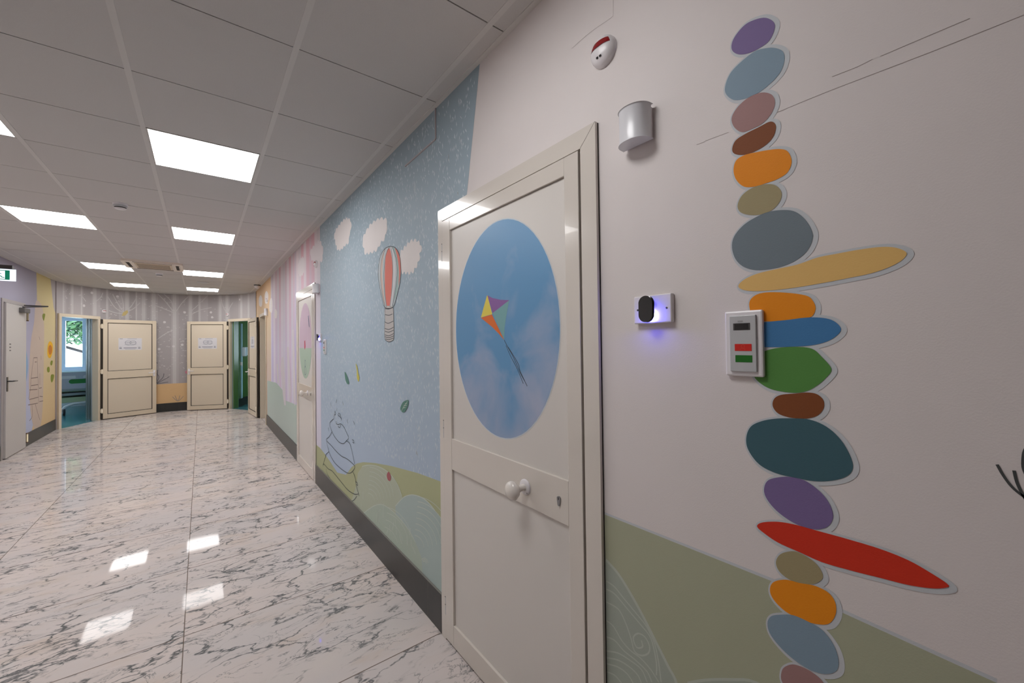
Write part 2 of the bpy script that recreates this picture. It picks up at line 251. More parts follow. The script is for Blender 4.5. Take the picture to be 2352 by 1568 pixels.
# ---------------------------------------------------------------- art data (metres on the walls)
DATA={'pebbles':[('purple',[(0.3634,2.2369),(0.3445,2.2157),(0.3421,2.1977),(0.3528,2.1782),(0.3725,2.1733),(0.3957,2.1749),(0.4179,2.1856),(0.4315,2.2039),(0.4302,2.2233),(0.4169,2.2383),(0.3955,2.2463)]),('bluegrey',[(0.3437,2.1565),(0.328,2.1394),(0.3247,2.1183),(0.3336,2.0954),(0.3547,2.0807),(0.3785,2.0731),(0.4052,2.0738),(0.4308,2.0837),(0.4481,2.1084),(0.4468,2.1314),(0.4338,2.1527),(0.4076,2.1658),(0.3826,2.1717),(0.3628,2.1666)]),('mauve',[(0.3647,2.0678),(0.3488,2.0528),(0.3446,2.032),(0.3522,2.0139),(0.368,2.0005),(0.3901,1.9969),(0.413,1.9986),(0.4299,2.0175),(0.4356,2.0411),(0.4247,2.0593),(0.4052,2.0706),(0.3845,2.073)]),('brown',[(0.3544,1.9971),(0.344,1.9842),(0.3474,1.964),(0.3611,1.9501),(0.383,1.9433),(0.4077,1.9434),(0.4289,1.9529),(0.4357,1.9663),(0.4283,1.9843),(0.4068,1.9914),(0.378,1.9948)]),('orange',[(0.3369,1.9287),(0.3224,1.9175),(0.3157,1.8938),(0.3233,1.8734),(0.3418,1.8648),(0.3648,1.8628),(0.3886,1.8626),(0.4113,1.8698),(0.428,1.8913),(0.4336,1.9165),(0.4271,1.9374),(0.4077,1.9429),(0.3831,1.9398),(0.3595,1.9354)]),('olive',[(0.3648,1.8606),(0.3459,1.851),(0.3358,1.8329),(0.3391,1.8146),(0.3544,1.7995),(0.3779,1.7957),(0.4021,1.8012),(0.4209,1.8131),(0.4261,1.8306),(0.4159,1.8506),(0.3927,1.8616)]),('slate',[(0.3321,1.7934),(0.3108,1.7835),(0.2938,1.7625),(0.2826,1.7353),(0.283,1.7152),(0.2934,1.6949),(0.3128,1.6798),(0.3382,1.6714),(0.3646,1.6691),(0.3923,1.672),(0.417,1.684),(0.4338,1.7052),(0.4407,1.7344),(0.4349,1.7588),(0.4151,1.7795),(0.39,1.7913),(0.3622,1.7973)]),('yellow',[(0.1772,1.682),(0.1563,1.676),(0.1438,1.6648),(0.1491,1.6534),(0.1647,1.6436),(0.1918,1.635),(0.2263,1.6306),(0.2667,1.6261),(0.3174,1.6222),(0.3617,1.6217),(0.3973,1.624),(0.4202,1.6306),(0.4281,1.6407),(0.4134,1.6539),(0.3844,1.6633),(0.3457,1.6675),(0.3094,1.6709),(0.2754,1.6794),(0.2435,1.6815),(0.2107,1.683)]),('orange',[(0.3835,1.617),(0.3446,1.6157),(0.297,1.6041),(0.2829,1.5891),(0.2803,1.5709),(0.2918,1.5562),(0.3294,1.5527),(0.3714,1.553),(0.3927,1.5581),(0.4033,1.5778),(0.4037,1.603)]),('blue',[(0.2777,1.5565),(0.254,1.5502),(0.2401,1.5351),(0.243,1.5218),(0.2607,1.5076),(0.287,1.4994),(0.3213,1.4965),(0.3577,1.4954),(0.3967,1.4971),(0.4223,1.5096),(0.4218,1.5322),(0.4008,1.5482),(0.3661,1.552),(0.329,1.5543),(0.3027,1.5569)]),('green',[(0.3125,1.4959),(0.2872,1.4919),(0.2712,1.4757),(0.2559,1.4518),(0.2641,1.4343),(0.2805,1.416),(0.2994,1.4029),(0.3232,1.3977),(0.3596,1.4009),(0.3834,1.4119),(0.3981,1.4274),(0.4053,1.4481),(0.3972,1.4706),(0.3771,1.4857),(0.3484,1.4938)]),('brown',[(0.2973,1.4006),(0.2808,1.3986),(0.2701,1.3873),(0.2705,1.3701),(0.2817,1.3539),(0.3026,1.3455),(0.3286,1.3439),(0.3512,1.3497),(0.3617,1.3644),(0.359,1.3807),(0.3458,1.391),(0.3188,1.3966)]),('teal',[(0.3242,1.343),(0.2942,1.3447),(0.266,1.3341),(0.2433,1.3114),(0.229,1.2812),(0.2265,1.2583),(0.2372,1.2407),(0.2602,1.227),(0.2883,1.2187),(0.3179,1.217),(0.3584,1.2177),(0.3919,1.2296),(0.4141,1.2578),(0.4177,1.2851),(0.4079,1.3118),(0.3851,1.3279),(0.3561,1.3379)]),('purple',[(0.3447,1.2132),(0.3223,1.2169),(0.3009,1.2139),(0.2766,1.1972),(0.2631,1.1769),(0.2589,1.1542),(0.2679,1.1327),(0.2862,1.1204),(0.307,1.1169),(0.3329,1.1217),(0.36,1.1362),(0.3786,1.1572),(0.3826,1.1776),(0.373,1.199)]),('red',[(0.3605,1.1107),(0.3286,1.1165),(0.2862,1.1179),(0.2395,1.1192),(0.1901,1.1189),(0.1516,1.1136),(0.122,1.1023),(0.1051,1.0935),(0.1053,1.0874),(0.1224,1.0776),(0.1524,1.0694),(0.1911,1.0648),(0.2333,1.0598),(0.2793,1.0567),(0.3166,1.0612),(0.3567,1.0661),(0.385,1.0769),(0.3987,1.0866),(0.3895,1.0985)]),('olive',[(0.3297,1.0585),(0.3124,1.0589),(0.2916,1.0515),(0.2797,1.037),(0.2792,1.0225),(0.2924,1.0066),(0.3136,0.9958),(0.3354,0.9944),(0.3556,1.0035),(0.3622,1.0217),(0.3526,1.0431)]),('orange',[(0.3444,0.9913),(0.3179,0.9963),(0.2925,1.0026),(0.2705,0.9999),(0.2591,0.9862),(0.2584,0.9627),(0.2697,0.9374),(0.2899,0.9255),(0.315,0.9204),(0.3458,0.9222),(0.3686,0.9368),(0.3753,0.9548),(0.3678,0.9753)]),('bluegrey',[(0.3551,0.9105),(0.3324,0.9214),(0.3065,0.9225),(0.282,0.9186),(0.2627,0.8981),(0.2556,0.869),(0.2618,0.8461),(0.2837,0.8288),(0.3127,0.8238),(0.3475,0.8331),(0.3749,0.8539),(0.3817,0.8768),(0.3741,0.8969)]),('mauve',[(0.33,0.8181),(0.3043,0.8216),(0.284,0.815),(0.2743,0.7995),(0.2767,0.7786),(0.3014,0.7566),(0.3356,0.7532),(0.3556,0.7657),(0.3552,0.7894),(0.3458,0.8057)])],'clouds':[[(3.6612,2.6102),(3.5101,2.5611),(3.5005,2.4989),(3.5496,2.4555),(3.562,2.4087),(3.6661,2.4024),(3.7879,2.3926),(3.894,2.4076),(3.9458,2.4537),(4.0025,2.5321),(3.9878,2.5773),(3.8248,2.6046)],[(2.8074,2.3949),(2.6773,2.3533),(2.6781,2.3184),(2.7106,2.2598),(2.7853,2.2446),(2.8636,2.2103),(2.9585,2.21),(3.1176,2.2288),(3.147,2.2761),(3.1767,2.3323),(3.0693,2.3827),(2.9682,2.4002)],[(2.2454,2.1228),(2.1512,2.0809),(2.1587,2.0489),(2.1822,2.0009),(2.227,1.9706),(2.2729,1.9547),(2.3483,1.9661),(2.4275,1.9846),(2.4471,2.0301),(2.4398,2.0778),(2.3549,2.1099)]],'pinkclouds':[[(4.627,2.6145),(4.4912,2.5231),(4.5163,2.4194),(4.7113,2.4348),(4.9642,2.4978),(5.052,2.593),(4.8311,2.6184)],[(5.4952,2.5951),(5.3931,2.5096),(5.4997,2.4199),(5.7188,2.4301),(5.8202,2.5236),(5.7145,2.5959)]],'orangeclouds':[[(9.0212,2.5882),(8.7481,2.4764),(8.8759,2.3412),(9.2122,2.3707),(9.2884,2.5321)],[(9.9863,2.6041),(9.6862,2.5017),(9.7802,2.3485),(10.2481,2.4052),(10.3089,2.5617)],[(8.3529,2.3888),(8.1797,2.2954),(8.2501,2.1169),(8.5892,2.1722),(8.5845,2.3316)],[(7.8716,2.1498),(7.6391,2.0747),(7.738,1.9799),(7.936,2.0209)]],'balloon':{'outline':[(2.6068,2.1699),(2.7005,2.1737),(2.7876,2.141),(2.8356,2.0582),(2.8299,1.966),(2.7692,1.8414),(2.7167,1.7701),(2.5709,1.7586),(2.5041,1.8237),(2.4434,1.9153),(2.4314,1.9949),(2.4522,2.08),(2.5186,2.1422)],'red1':[(2.6185,2.1576),(2.5815,2.0865),(2.5722,2.0),(2.5905,1.8835),(2.6273,1.763),(2.6738,1.7667),(2.7071,1.8794),(2.7115,2.0035),(2.6974,2.0982),(2.6652,2.1537)],'red2':[(2.5294,2.1443),(2.4522,2.08),(2.4355,1.9956),(2.4515,1.9245),(2.4815,1.8874),(2.4671,1.9677),(2.4821,2.0524)],'teal':[(2.5688,2.1555),(2.5093,2.0737),(2.4941,1.9882),(2.5133,1.8912),(2.559,1.7955),(2.5038,1.8403),(2.4752,1.8866),(2.463,1.9671),(2.4779,2.0517),(2.5294,2.1443)],'peach':[(2.7126,2.1716),(2.7809,2.1037),(2.7984,1.9981),(2.7661,1.868),(2.7165,1.7789),(2.7317,1.8644),(2.7584,1.9924),(2.7412,2.0969)],'white':[(2.5733,2.153),(2.5309,2.0776),(2.5176,1.9918),(2.5418,1.8779),(2.5931,1.7646),(2.6273,1.763),(2.586,1.883),(2.5678,1.9994),(2.5793,2.0861),(2.6115,2.1623)],'basket':[(2.7143,1.7699),(2.5665,1.7582),(2.564,1.6695),(2.5554,1.6606),(2.5577,1.5556),(2.5982,1.5368),(2.644,1.5313),(2.6954,1.5406),(2.7214,1.563),(2.7214,1.6689),(2.7116,1.6772)]},'balloonlines':[[(2.6068,2.1699),(2.7005,2.1737),(2.7876,2.141),(2.8356,2.0582),(2.8299,1.966),(2.7692,1.8414),(2.7167,1.7701),(2.5709,1.7586),(2.5041,1.8237),(2.4434,1.9153),(2.4314,1.9949),(2.4522,2.08),(2.5186,2.1422),(2.6068,2.1699)],[(2.6183,2.1688),(2.6896,2.1232),(2.7285,2.0059),(2.7143,1.8802),(2.6809,1.7672)],[(2.5956,2.1642),(2.5704,2.0845),(2.566,1.9822),(2.5864,1.866),(2.6204,1.7625)],[(2.5687,2.1572),(2.5093,2.0737),(2.4899,1.9876),(2.5133,1.8912),(2.5753,1.7631)],[(2.7005,2.1711),(2.7709,2.102),(2.7934,1.9974),(2.7612,1.8675),(2.7094,1.7739)],[(2.7095,1.7695),(2.719,1.6688),(2.7238,1.563),(2.6954,1.5406),(2.644,1.5313),(2.5937,1.5367),(2.5577,1.5556),(2.5554,1.6606),(2.5665,1.7582)],[(2.7169,1.7613),(2.639,1.7527),(2.5665,1.7582)],[(2.7106,1.7194),(2.64,1.7105),(2.5763,1.715)],[(2.7214,1.6706),(2.6528,1.6568),(2.5618,1.6677)],[(2.7176,1.6246),(2.6421,1.6149),(2.5583,1.6271)],[(2.718,1.6052),(2.6425,1.5968),(2.5588,1.6078)],[(2.7186,1.5806),(2.6431,1.5718),(2.5593,1.5851)],[(2.7188,1.5674),(2.6434,1.5589),(2.5596,1.5699)],[(2.7095,1.5522),(2.6436,1.546),(2.5643,1.5557)]],'leaves':[('green',[(3.7005,1.2751),(3.6653,1.2702),(3.5972,1.2274),(3.5681,1.1855),(3.6173,1.1764),(3.6746,1.2059),(3.6934,1.244)]),('yellow',[(3.3785,1.3611),(3.3385,1.3365),(3.3131,1.286),(3.2875,1.2567),(3.3047,1.2197),(3.3474,1.2428),(3.3527,1.3048)]),('green',[(2.3278,1.1707),(2.346,1.1272),(2.3907,1.0923),(2.4291,1.0874),(2.4587,1.1047),(2.4233,1.1453),(2.378,1.1637)]),('pink',[(2.6715,0.6529),(2.6352,0.6444),(2.6281,0.6174),(2.6492,0.5965),(2.6885,0.5979),(2.7012,0.6259)])],'leafveins':[[(2.3452,1.1627),(2.4011,1.1252),(2.4405,1.0905)],[(2.352,1.1487),(2.3829,1.1435)],[(2.3566,1.1375),(2.4011,1.1288)],[(2.3745,1.123),(2.4126,1.1148)]],'creature':[[(4.0775,0.8116),(4.1719,0.7772),(4.2335,0.7398),(4.1874,0.6975),(4.1206,0.6667),(3.9916,0.6346),(3.8689,0.624),(3.7517,0.6383),(3.6726,0.6735),(3.596,0.7155),(3.6383,0.7423),(3.7256,0.7848),(3.8172,0.8028)],[(4.1472,0.6761),(4.2591,0.6075),(4.3607,0.5677),(4.3466,0.5486),(4.1776,0.5378),(3.9944,0.5193),(3.8241,0.512),(3.6651,0.5241),(3.5377,0.5247),(3.4274,0.514),(3.4478,0.4823),(3.5399,0.4309),(3.6462,0.4046),(3.7803,0.3959),(3.8984,0.3937),(4.0483,0.3991),(4.1804,0.4251),(4.2628,0.4571),(4.3188,0.496),(4.3613,0.5458)],[(3.6615,0.6787),(3.5653,0.6749),(3.5145,0.636),(3.4751,0.5899),(3.427,0.5289)],[(4.2627,0.4607),(4.3792,0.4112),(4.4098,0.3754),(4.4716,0.3175),(4.5032,0.2843)],[(4.5194,0.2543),(4.497,0.2857),(4.412,0.2869),(4.2954,0.2819),(4.1563,0.2979),(3.9999,0.2887),(3.8064,0.2731),(3.6495,0.262),(3.5437,0.2673),(3.4229,0.2839),(3.327,0.3146)],[(4.3828,0.2646),(4.3399,0.2242),(4.2132,0.1995)],[(3.4783,0.454),(3.4197,0.4239),(3.392,0.3664),(3.3454,0.3267),(3.3088,0.3026)],[(3.3748,0.2833),(3.4437,0.2333),(3.5248,0.1938)],[(3.401,0.3934),(3.3533,0.3944),(3.3442,0.3794),(3.3822,0.3749)],[(4.0236,0.8941),(4.0635,0.8479),(4.0775,0.8116)],[(4.0365,0.8911),(4.0063,0.8691),(4.0427,0.8506)],[(3.8988,0.8898),(3.9238,0.8666),(3.8632,0.8616),(3.8208,0.8478),(3.8166,0.8289)],[(3.8866,0.8914),(3.8344,0.8721),(3.8208,0.8478)],[(4.0003,0.8022),(3.9881,0.7803),(3.9258,0.7797),(3.8528,0.7974),(3.8291,0.7945),(3.8656,0.7626),(3.9262,0.763)],[(3.9596,0.9256),(3.9652,0.9)],[(4.1895,0.9542),(4.1742,0.9067)],[(3.9575,1.0098),(3.9962,0.972)],[(3.7774,1.009),(3.7436,0.9805)],[(3.6352,0.8709),(3.6187,0.839)],[(3.4484,0.8825),(3.4194,0.857)],[(4.291,0.6952),(4.2805,0.6611)],[(3.4923,0.719),(3.4522,0.7203),(3.4427,0.7012),(3.4826,0.7027)],[(4.4241,0.4017),(4.4096,0.3828)]],'hill':[(4.9083,0.4187),(4.6597,0.4195),(4.4508,0.3985),(4.2074,0.3647),(3.971,0.3255),(3.6866,0.3768),(3.5176,0.4851),(3.3732,0.5475),(3.2064,0.5959),(2.9382,0.6504),(2.6172,0.7035),(2.2105,0.7582),(1.8681,0.7892),(1.883,0.0886),(2.2853,0.1067),(3.0642,0.1255),(4.9384,0.0863)],'bushes':[[(3.2337,0.5568),(3.0952,0.5991),(2.905,0.6371),(2.7331,0.6496),(2.6022,0.6384),(2.505,0.6031),(2.4477,0.5552),(2.3279,0.4855),(1.9245,0.39),(1.9294,0.161),(2.3142,0.143),(3.5497,0.1713),(3.3858,0.3742),(3.3454,0.4781)],[(2.5565,0.4576),(2.4481,0.5369),(2.3688,0.58),(2.2729,0.6132),(2.1638,0.6317),(2.0716,0.6293),(1.9938,0.6102),(1.9045,0.5862),(1.9134,0.169),(2.2126,0.1627),(2.5372,0.2308)],[(3.2066,0.1982),(3.0046,0.3121),(2.8227,0.3865),(2.6586,0.4083),(2.4858,0.4017),(2.3515,0.381),(2.2484,0.3416),(2.1712,0.2885),(2.1544,0.1887),(2.5393,0.137),(3.1048,0.1768)]],'busharcs':[[(2.9581,0.373),(2.9633,0.3817),(2.9723,0.3889),(2.985,0.3941),(3.001,0.3974),(3.0199,0.3985),(3.0414,0.3974),(3.0647,0.3941),(3.0895,0.3887)],[(2.8902,0.3981),(2.8978,0.4111),(2.9109,0.4217),(2.9293,0.4296),(2.9526,0.4346),(2.9804,0.4366),(3.0119,0.4353),(3.0466,0.4308),(3.0834,0.423)],[(2.8248,0.4223),(2.8345,0.4394),(2.8515,0.4534),(2.8752,0.4641),(2.9055,0.471),(2.9416,0.4739),(2.983,0.4726),(3.0286,0.4671),(3.0774,0.4572)],[(2.7617,0.4456),(2.7735,0.4667),(2.7939,0.4842),(2.8227,0.4975),(2.8595,0.5064),(2.9037,0.5104),(2.9544,0.5094),(3.0108,0.503),(3.0714,0.4913)],[(2.7008,0.4682),(2.7144,0.4931),(2.7381,0.5139),(2.7717,0.53),(2.8147,0.541),(2.8665,0.5463),(2.9263,0.5456),(2.9931,0.5387),(3.0654,0.5253)],[(2.6419,0.4899),(2.6573,0.5187),(2.6841,0.5428),(2.7221,0.5616),(2.7709,0.5747),(2.83,0.5814),(2.8986,0.5813),(2.9756,0.574),(3.0595,0.5592)],[(2.585,0.511),(2.602,0.5434),(2.6316,0.5708),(2.6738,0.5924),(2.7282,0.6076),(2.7943,0.6158),(2.8713,0.6164),(2.9582,0.609),(3.0535,0.593)],[(2.1336,0.3569),(2.1386,0.3679),(2.1472,0.3769),(2.1591,0.3836),(2.1743,0.388),(2.1923,0.3897),(2.2129,0.3889),(2.2355,0.3854),(2.2596,0.3792)],[(2.079,0.3832),(2.0857,0.3984),(2.0972,0.4108),(2.1134,0.4203),(2.134,0.4266),(2.1586,0.4294),(2.1868,0.4286),(2.218,0.4241),(2.2515,0.416)],[(2.0263,0.4085),(2.0346,0.4277),(2.0489,0.4436),(2.0691,0.4559),(2.0948,0.4642),(2.1257,0.4682),(2.1612,0.4677),(2.2007,0.4625),(2.2434,0.4526)],[(1.9756,0.4329),(1.9853,0.4561),(2.0022,0.4754),(2.0261,0.4904),(2.0566,0.5008),(2.0935,0.5061),(2.136,0.506),(2.1836,0.5004),(2.2354,0.4889)],[(1.9266,0.4565),(1.9377,0.4834),(1.957,0.5061),(1.9844,0.5239),(2.0195,0.5364),(2.062,0.5432),(2.1113,0.5438),(2.1667,0.5378),(2.2274,0.5252)],[(1.8794,0.4792),(1.8918,0.5099),(1.9133,0.5358),(1.9439,0.5564),(1.9833,0.5711),(2.0311,0.5795),(2.0869,0.5809),(2.15,0.5749),(2.2194,0.5612)],[(1.8394,0.4984),(1.8528,0.5323),(1.8762,0.561),(1.9094,0.5841),(1.9523,0.6008),(2.0047,0.6106),(2.066,0.6128),(2.1356,0.607),(2.2125,0.5926)],[(1.8007,0.517),(1.815,0.554),(1.8401,0.5856),(1.8758,0.6111),(1.9221,0.6298),(1.9787,0.6411),(2.0453,0.6444),(2.1212,0.6388),(2.2056,0.6238)],[(2.7096,0.1332),(2.7151,0.1382),(2.7226,0.1421),(2.7319,0.1447),(2.7429,0.1461),(2.7554,0.1462),(2.7693,0.1449),(2.7844,0.1424),(2.8003,0.1385)],[(2.6153,0.1842),(2.6249,0.1934),(2.6379,0.2005),(2.6542,0.2056),(2.6735,0.2084),(2.6957,0.2089),(2.7204,0.2071),(2.7473,0.203),(2.7761,0.1964)],[(2.526,0.2326),(2.5392,0.2457),(2.5573,0.2562),(2.5799,0.2638),(2.6068,0.2683),(2.6379,0.2696),(2.6728,0.2676),(2.711,0.2623),(2.7521,0.2536)],[(2.4413,0.2785),(2.4578,0.2956),(2.4803,0.3093),(2.5087,0.3195),(2.5427,0.3259),(2.582,0.3283),(2.6264,0.3266),(2.6754,0.3205),(2.7285,0.31)],[(2.3608,0.3221),(2.3803,0.343),(2.4068,0.36),(2.4404,0.3729),(2.4809,0.3814),(2.5279,0.3851),(2.5813,0.3839),(2.6405,0.3775),(2.7051,0.3657)],[(2.2993,0.3554),(2.3209,0.3793),(2.3504,0.399),(2.3878,0.4141),(2.433,0.4243),(2.4859,0.4293),(2.546,0.4288),(2.6131,0.4223),(2.6867,0.4098)],[(2.1067,0.2779),(2.1089,0.2808),(2.1125,0.2826),(2.1176,0.2832),(2.1236,0.2826),(2.1304,0.2808),(2.1374,0.2778),(2.1442,0.2739),(2.1505,0.2693)],[(2.0932,0.2852),(2.0964,0.2896),(2.1019,0.2923),(2.1093,0.2933),(2.1184,0.2924),(2.1285,0.2896),(2.139,0.2852),(2.1493,0.2794),(2.1587,0.2725)],[(2.0799,0.2924),(2.084,0.2983),(2.0913,0.3019),(2.1012,0.3032),(2.1132,0.3021),(2.1266,0.2985),(2.1407,0.2926),(2.1544,0.2849),(2.167,0.2757)]],'grass':[[(3.2134,0.3645),(3.2147,0.3079)],[(3.2584,0.2608),(3.2667,0.2127)],[(2.8674,0.3296),(2.8786,0.2232)],[(2.8379,0.3492),(2.8546,0.252)],[(2.7659,0.412),(2.7793,0.3079)],[(2.8976,0.2992),(2.9141,0.2315)],[(2.661,0.2992),(2.6492,0.2456)],[(2.5837,0.3451),(2.6102,0.2789)],[(2.5584,0.3726),(2.5362,0.2777)],[(2.4507,0.4181),(2.4449,0.3702)],[(2.4882,0.2954),(2.4543,0.2535)],[(2.3191,0.4013),(2.3307,0.3536)],[(2.31,0.3352),(2.3047,0.294)],[(2.3743,0.3286),(2.3645,0.2794)],[(2.29,0.2998),(2.2498,0.2731)],[(2.6881,0.2605),(2.7156,0.2213)]],'nearhill':[(0.8438,0.9685),(0.8369,0.9694),(0.3487,0.9754),(0.0541,0.9599),(0.0083,0.9628),(0.0119,0.7726),(0.8636,-0.0238)],'nearbush':[(0.8465,0.8295),(0.8345,0.829),(0.7887,0.806),(0.7428,0.7652),(0.6998,0.7181),(0.6594,0.6676),(0.6274,0.6277),(0.6018,0.592),(0.5753,0.4693),(0.8581,0.2521)],'nearbush2':[(0.5723,0.6194),(0.526,0.6574),(0.4626,0.6998),(0.4052,0.7292),(0.314,0.7241),(0.3168,0.5775),(0.6808,0.2675)],'nearswirl':[[(0.8336,0.7631),(0.8026,0.7596),(0.7689,0.7409),(0.7288,0.7203),(0.6982,0.7033),(0.6799,0.684),(0.6658,0.6598),(0.6559,0.6178),(0.6498,0.5709)],[(0.8341,0.7376),(0.803,0.7382),(0.757,0.7159),(0.7137,0.6949),(0.6837,0.6786),(0.6714,0.6534),(0.6631,0.6133),(0.6638,0.5809)],[(0.8349,0.6976),(0.7908,0.6986),(0.7661,0.6734),(0.7464,0.6364),(0.735,0.6059),(0.7116,0.6065),(0.6885,0.627),(0.6843,0.649),(0.6989,0.6667),(0.722,0.6637),(0.7383,0.641),(0.7268,0.6208),(0.7072,0.634),(0.7107,0.6501)],[(0.8361,0.6393),(0.8094,0.6359),(0.7799,0.6104),(0.7471,0.5986),(0.7156,0.5975),(0.6819,0.5855),(0.6569,0.5662)],[(0.8371,0.5883),(0.8058,0.5955),(0.772,0.5838),(0.7315,0.5811),(0.6933,0.5718),(0.6789,0.5518)],[(0.8379,0.5446),(0.7935,0.5641),(0.7518,0.5687),(0.7124,0.5663),(0.6939,0.542)],[(0.8384,0.5228),(0.7939,0.5428),(0.7522,0.548),(0.7245,0.542),(0.7131,0.5267)],[(0.8387,0.5046),(0.7944,0.5216),(0.7608,0.522),(0.7409,0.5085)],[(0.8393,0.4791),(0.808,0.4884),(0.7824,0.4812)]],'figure':[[(0.0474,1.3086),(0.0412,1.2922),(0.0329,1.2767),(0.0219,1.265),(0.0067,1.2531)],[(0.0307,1.303),(0.0281,1.2847),(0.0219,1.265),(0.0129,1.2446)]],'figureblob':[(0.0204,1.3402),(0.0107,1.3607),(-0.0069,1.3573),(-0.014,1.3266),(-0.0018,1.2914),(0.0141,1.2872),(0.0227,1.3049),(0.0232,1.3249)],'cracks':[[(0.4994,2.0135),(0.4433,2.0116)],[(0.3427,2.0117),(0.2624,2.0122),(0.1958,2.0105),(0.1082,2.0077),(0.0067,2.0068)],[(0.2438,2.0383),(0.2305,2.0377),(0.2068,2.0365),(0.1827,2.0386)],[(0.1718,2.0378),(0.1124,2.0376),(0.0621,2.0372)],[(0.5218,2.0127),(0.4994,2.012)],[(0.9472,2.5156),(0.8634,2.5196),(0.7833,2.5126),(0.7735,2.5182),(0.7724,2.5313),(0.7722,2.583)]],'channel':[[(1.9406,2.8139),(1.9448,2.6156)],[(1.9448,2.6156),(2.1495,2.6151),(2.3486,2.6154)]],'oval':[(1.3033,2.0306),(1.0203,1.5828),(1.3221,1.1151),(1.7452,1.5753)],'kite':{'purple':[(1.4603,1.7232),(1.421,1.7076),(1.3631,1.6944),(1.3036,1.6874),(1.4224,1.6423)],'yellow':[(1.4639,1.7215),(1.4603,1.7232),(1.4249,1.6381),(1.5135,1.6289),(1.4912,1.6722)],'orange':[(1.5135,1.6274),(1.4275,1.6369),(1.3409,1.5246),(1.3803,1.5533),(1.4286,1.5835)],'teal':[(1.4224,1.6423),(1.3036,1.6869),(1.3252,1.6234),(1.3375,1.5771),(1.3409,1.5246)]},'tail':[[(1.3409,1.5246),(1.3209,1.4996),(1.2862,1.4618),(1.2528,1.4147),(1.2365,1.3917),(1.2125,1.3644)],[(1.3299,1.5024),(1.2994,1.4589),(1.2613,1.4143),(1.2368,1.3786),(1.2208,1.3535)],[(1.3165,1.4969),(1.286,1.4672),(1.2607,1.441),(1.2463,1.4229),(1.2384,1.3995),(1.1968,1.3449)]],'stripes':[9.041,8.786,8.544,8.314,8.095,7.886,7.639,7.451,7.272,7.058,6.855,6.7,6.515,6.34,6.205,6.075,5.95,5.8,5.629,5.466,5.312,5.141,5.025,4.87,4.743,4.602],'pinkground':[(9.151,0.8553),(7.774,0.8929),(7.1365,0.8292),(6.8947,0.6917),(5.9242,0.7304),(5.9409,0.0964),(9.5937,-0.0006)],'drips':[[(7.3355,1.1702),(7.1756,1.3388),(7.0099,1.3421),(6.8923,0.9797),(6.8244,0.6235),(6.9659,0.6073),(7.0917,0.7528),(7.1861,0.9599)],[(6.7243,1.5007),(6.5479,1.5006),(6.3829,0.8684),(6.456,0.7149),(6.5655,0.8523)],[(6.2919,1.741),(6.1606,1.7364),(5.9981,0.7644),(6.0865,0.6967),(6.1858,0.7913)],[(7.76,1.2112),(7.6068,1.2163),(7.4859,0.9117),(7.6536,0.8998)]],'left':{'yellow':[(10.0076,3.2614),(10.8614,3.4366),(11.0111,2.4112),(11.2997,2.1873),(11.3298,-0.2284),(9.3622,-0.1987),(10.2504,0.3382),(10.3339,1.1483),(10.397,1.8247),(10.021,2.2472)],'pink':[(9.9979,2.3176),(10.3931,2.127),(10.4058,1.145),(10.3209,0.3283),(10.0486,0.1502),(9.7875,0.403),(9.6569,0.9722),(9.7302,1.594),(9.8939,1.9512)],'blue':[(9.3752,1.6052),(9.5305,1.4908),(9.613,1.2498),(9.537,1.0148),(9.3851,0.8718)],'grey':[(10.8614,3.4366),(11.2831,3.5231),(11.2999,2.1707),(11.0679,2.3349)],'petal':[(10.7804,1.6532),(10.9245,1.6013),(10.9467,1.4938),(10.8348,1.3654),(10.7093,1.3529),(10.6103,1.4216),(10.6232,1.5549),(10.6811,1.6222)],'core':[(10.7813,1.5853),(10.8838,1.5399),(10.8747,1.4485),(10.7585,1.4046),(10.6733,1.4655),(10.6821,1.5475)]},'leftleaves':[[(10.8357,1.2972),(10.9388,1.2913),(10.8982,1.2191),(10.8112,1.2192),(10.7855,1.2533)],[(10.6376,1.1912),(10.7363,1.1828),(10.7473,1.1043),(10.6388,1.0977),(10.5896,1.1488)],[(10.8389,1.0423),(11.0209,1.0323),(10.9955,0.9536),(10.892,0.8992),(10.8147,0.9499)],[(10.365,2.1244),(10.4815,2.1248),(10.4449,2.0495),(10.3989,2.0034),(10.334,2.0432),(10.3196,2.0926)]],'leftlines':[[(9.8761,1.3706),(10.0643,1.3708)],[(9.9388,1.3008),(10.0354,1.3007)],[(9.7596,1.0451),(10.0901,1.0414)],[(9.7611,0.9273),(10.1132,0.9186)],[(10.1575,0.8523),(10.304,0.8517)],[(9.6834,0.8643),(10.0712,0.8426)],[(9.6776,0.7127),(10.1377,0.707)],[(10.19,0.7159),(10.3607,0.6922)],[(9.6285,0.6324),(10.0957,0.6096)],[(10.1824,0.6253),(10.3846,0.6179)],[(9.8761,1.3706),(9.7596,1.0451),(9.7225,0.861),(9.6465,0.7225)],[(10.0643,1.3666),(10.0892,1.1083),(10.1133,0.9117),(10.139,0.602)],[(9.8052,0.6122),(9.8277,0.4347),(9.6899,0.374)],[(9.9688,0.6072),(10.098,0.4397),(10.2085,0.3127)],[(10.252,1.3981),(10.2619,1.3268)],[(10.1981,1.1027),(10.2007,0.9051)],[(10.1461,1.723),(10.1907,1.6674)]]}
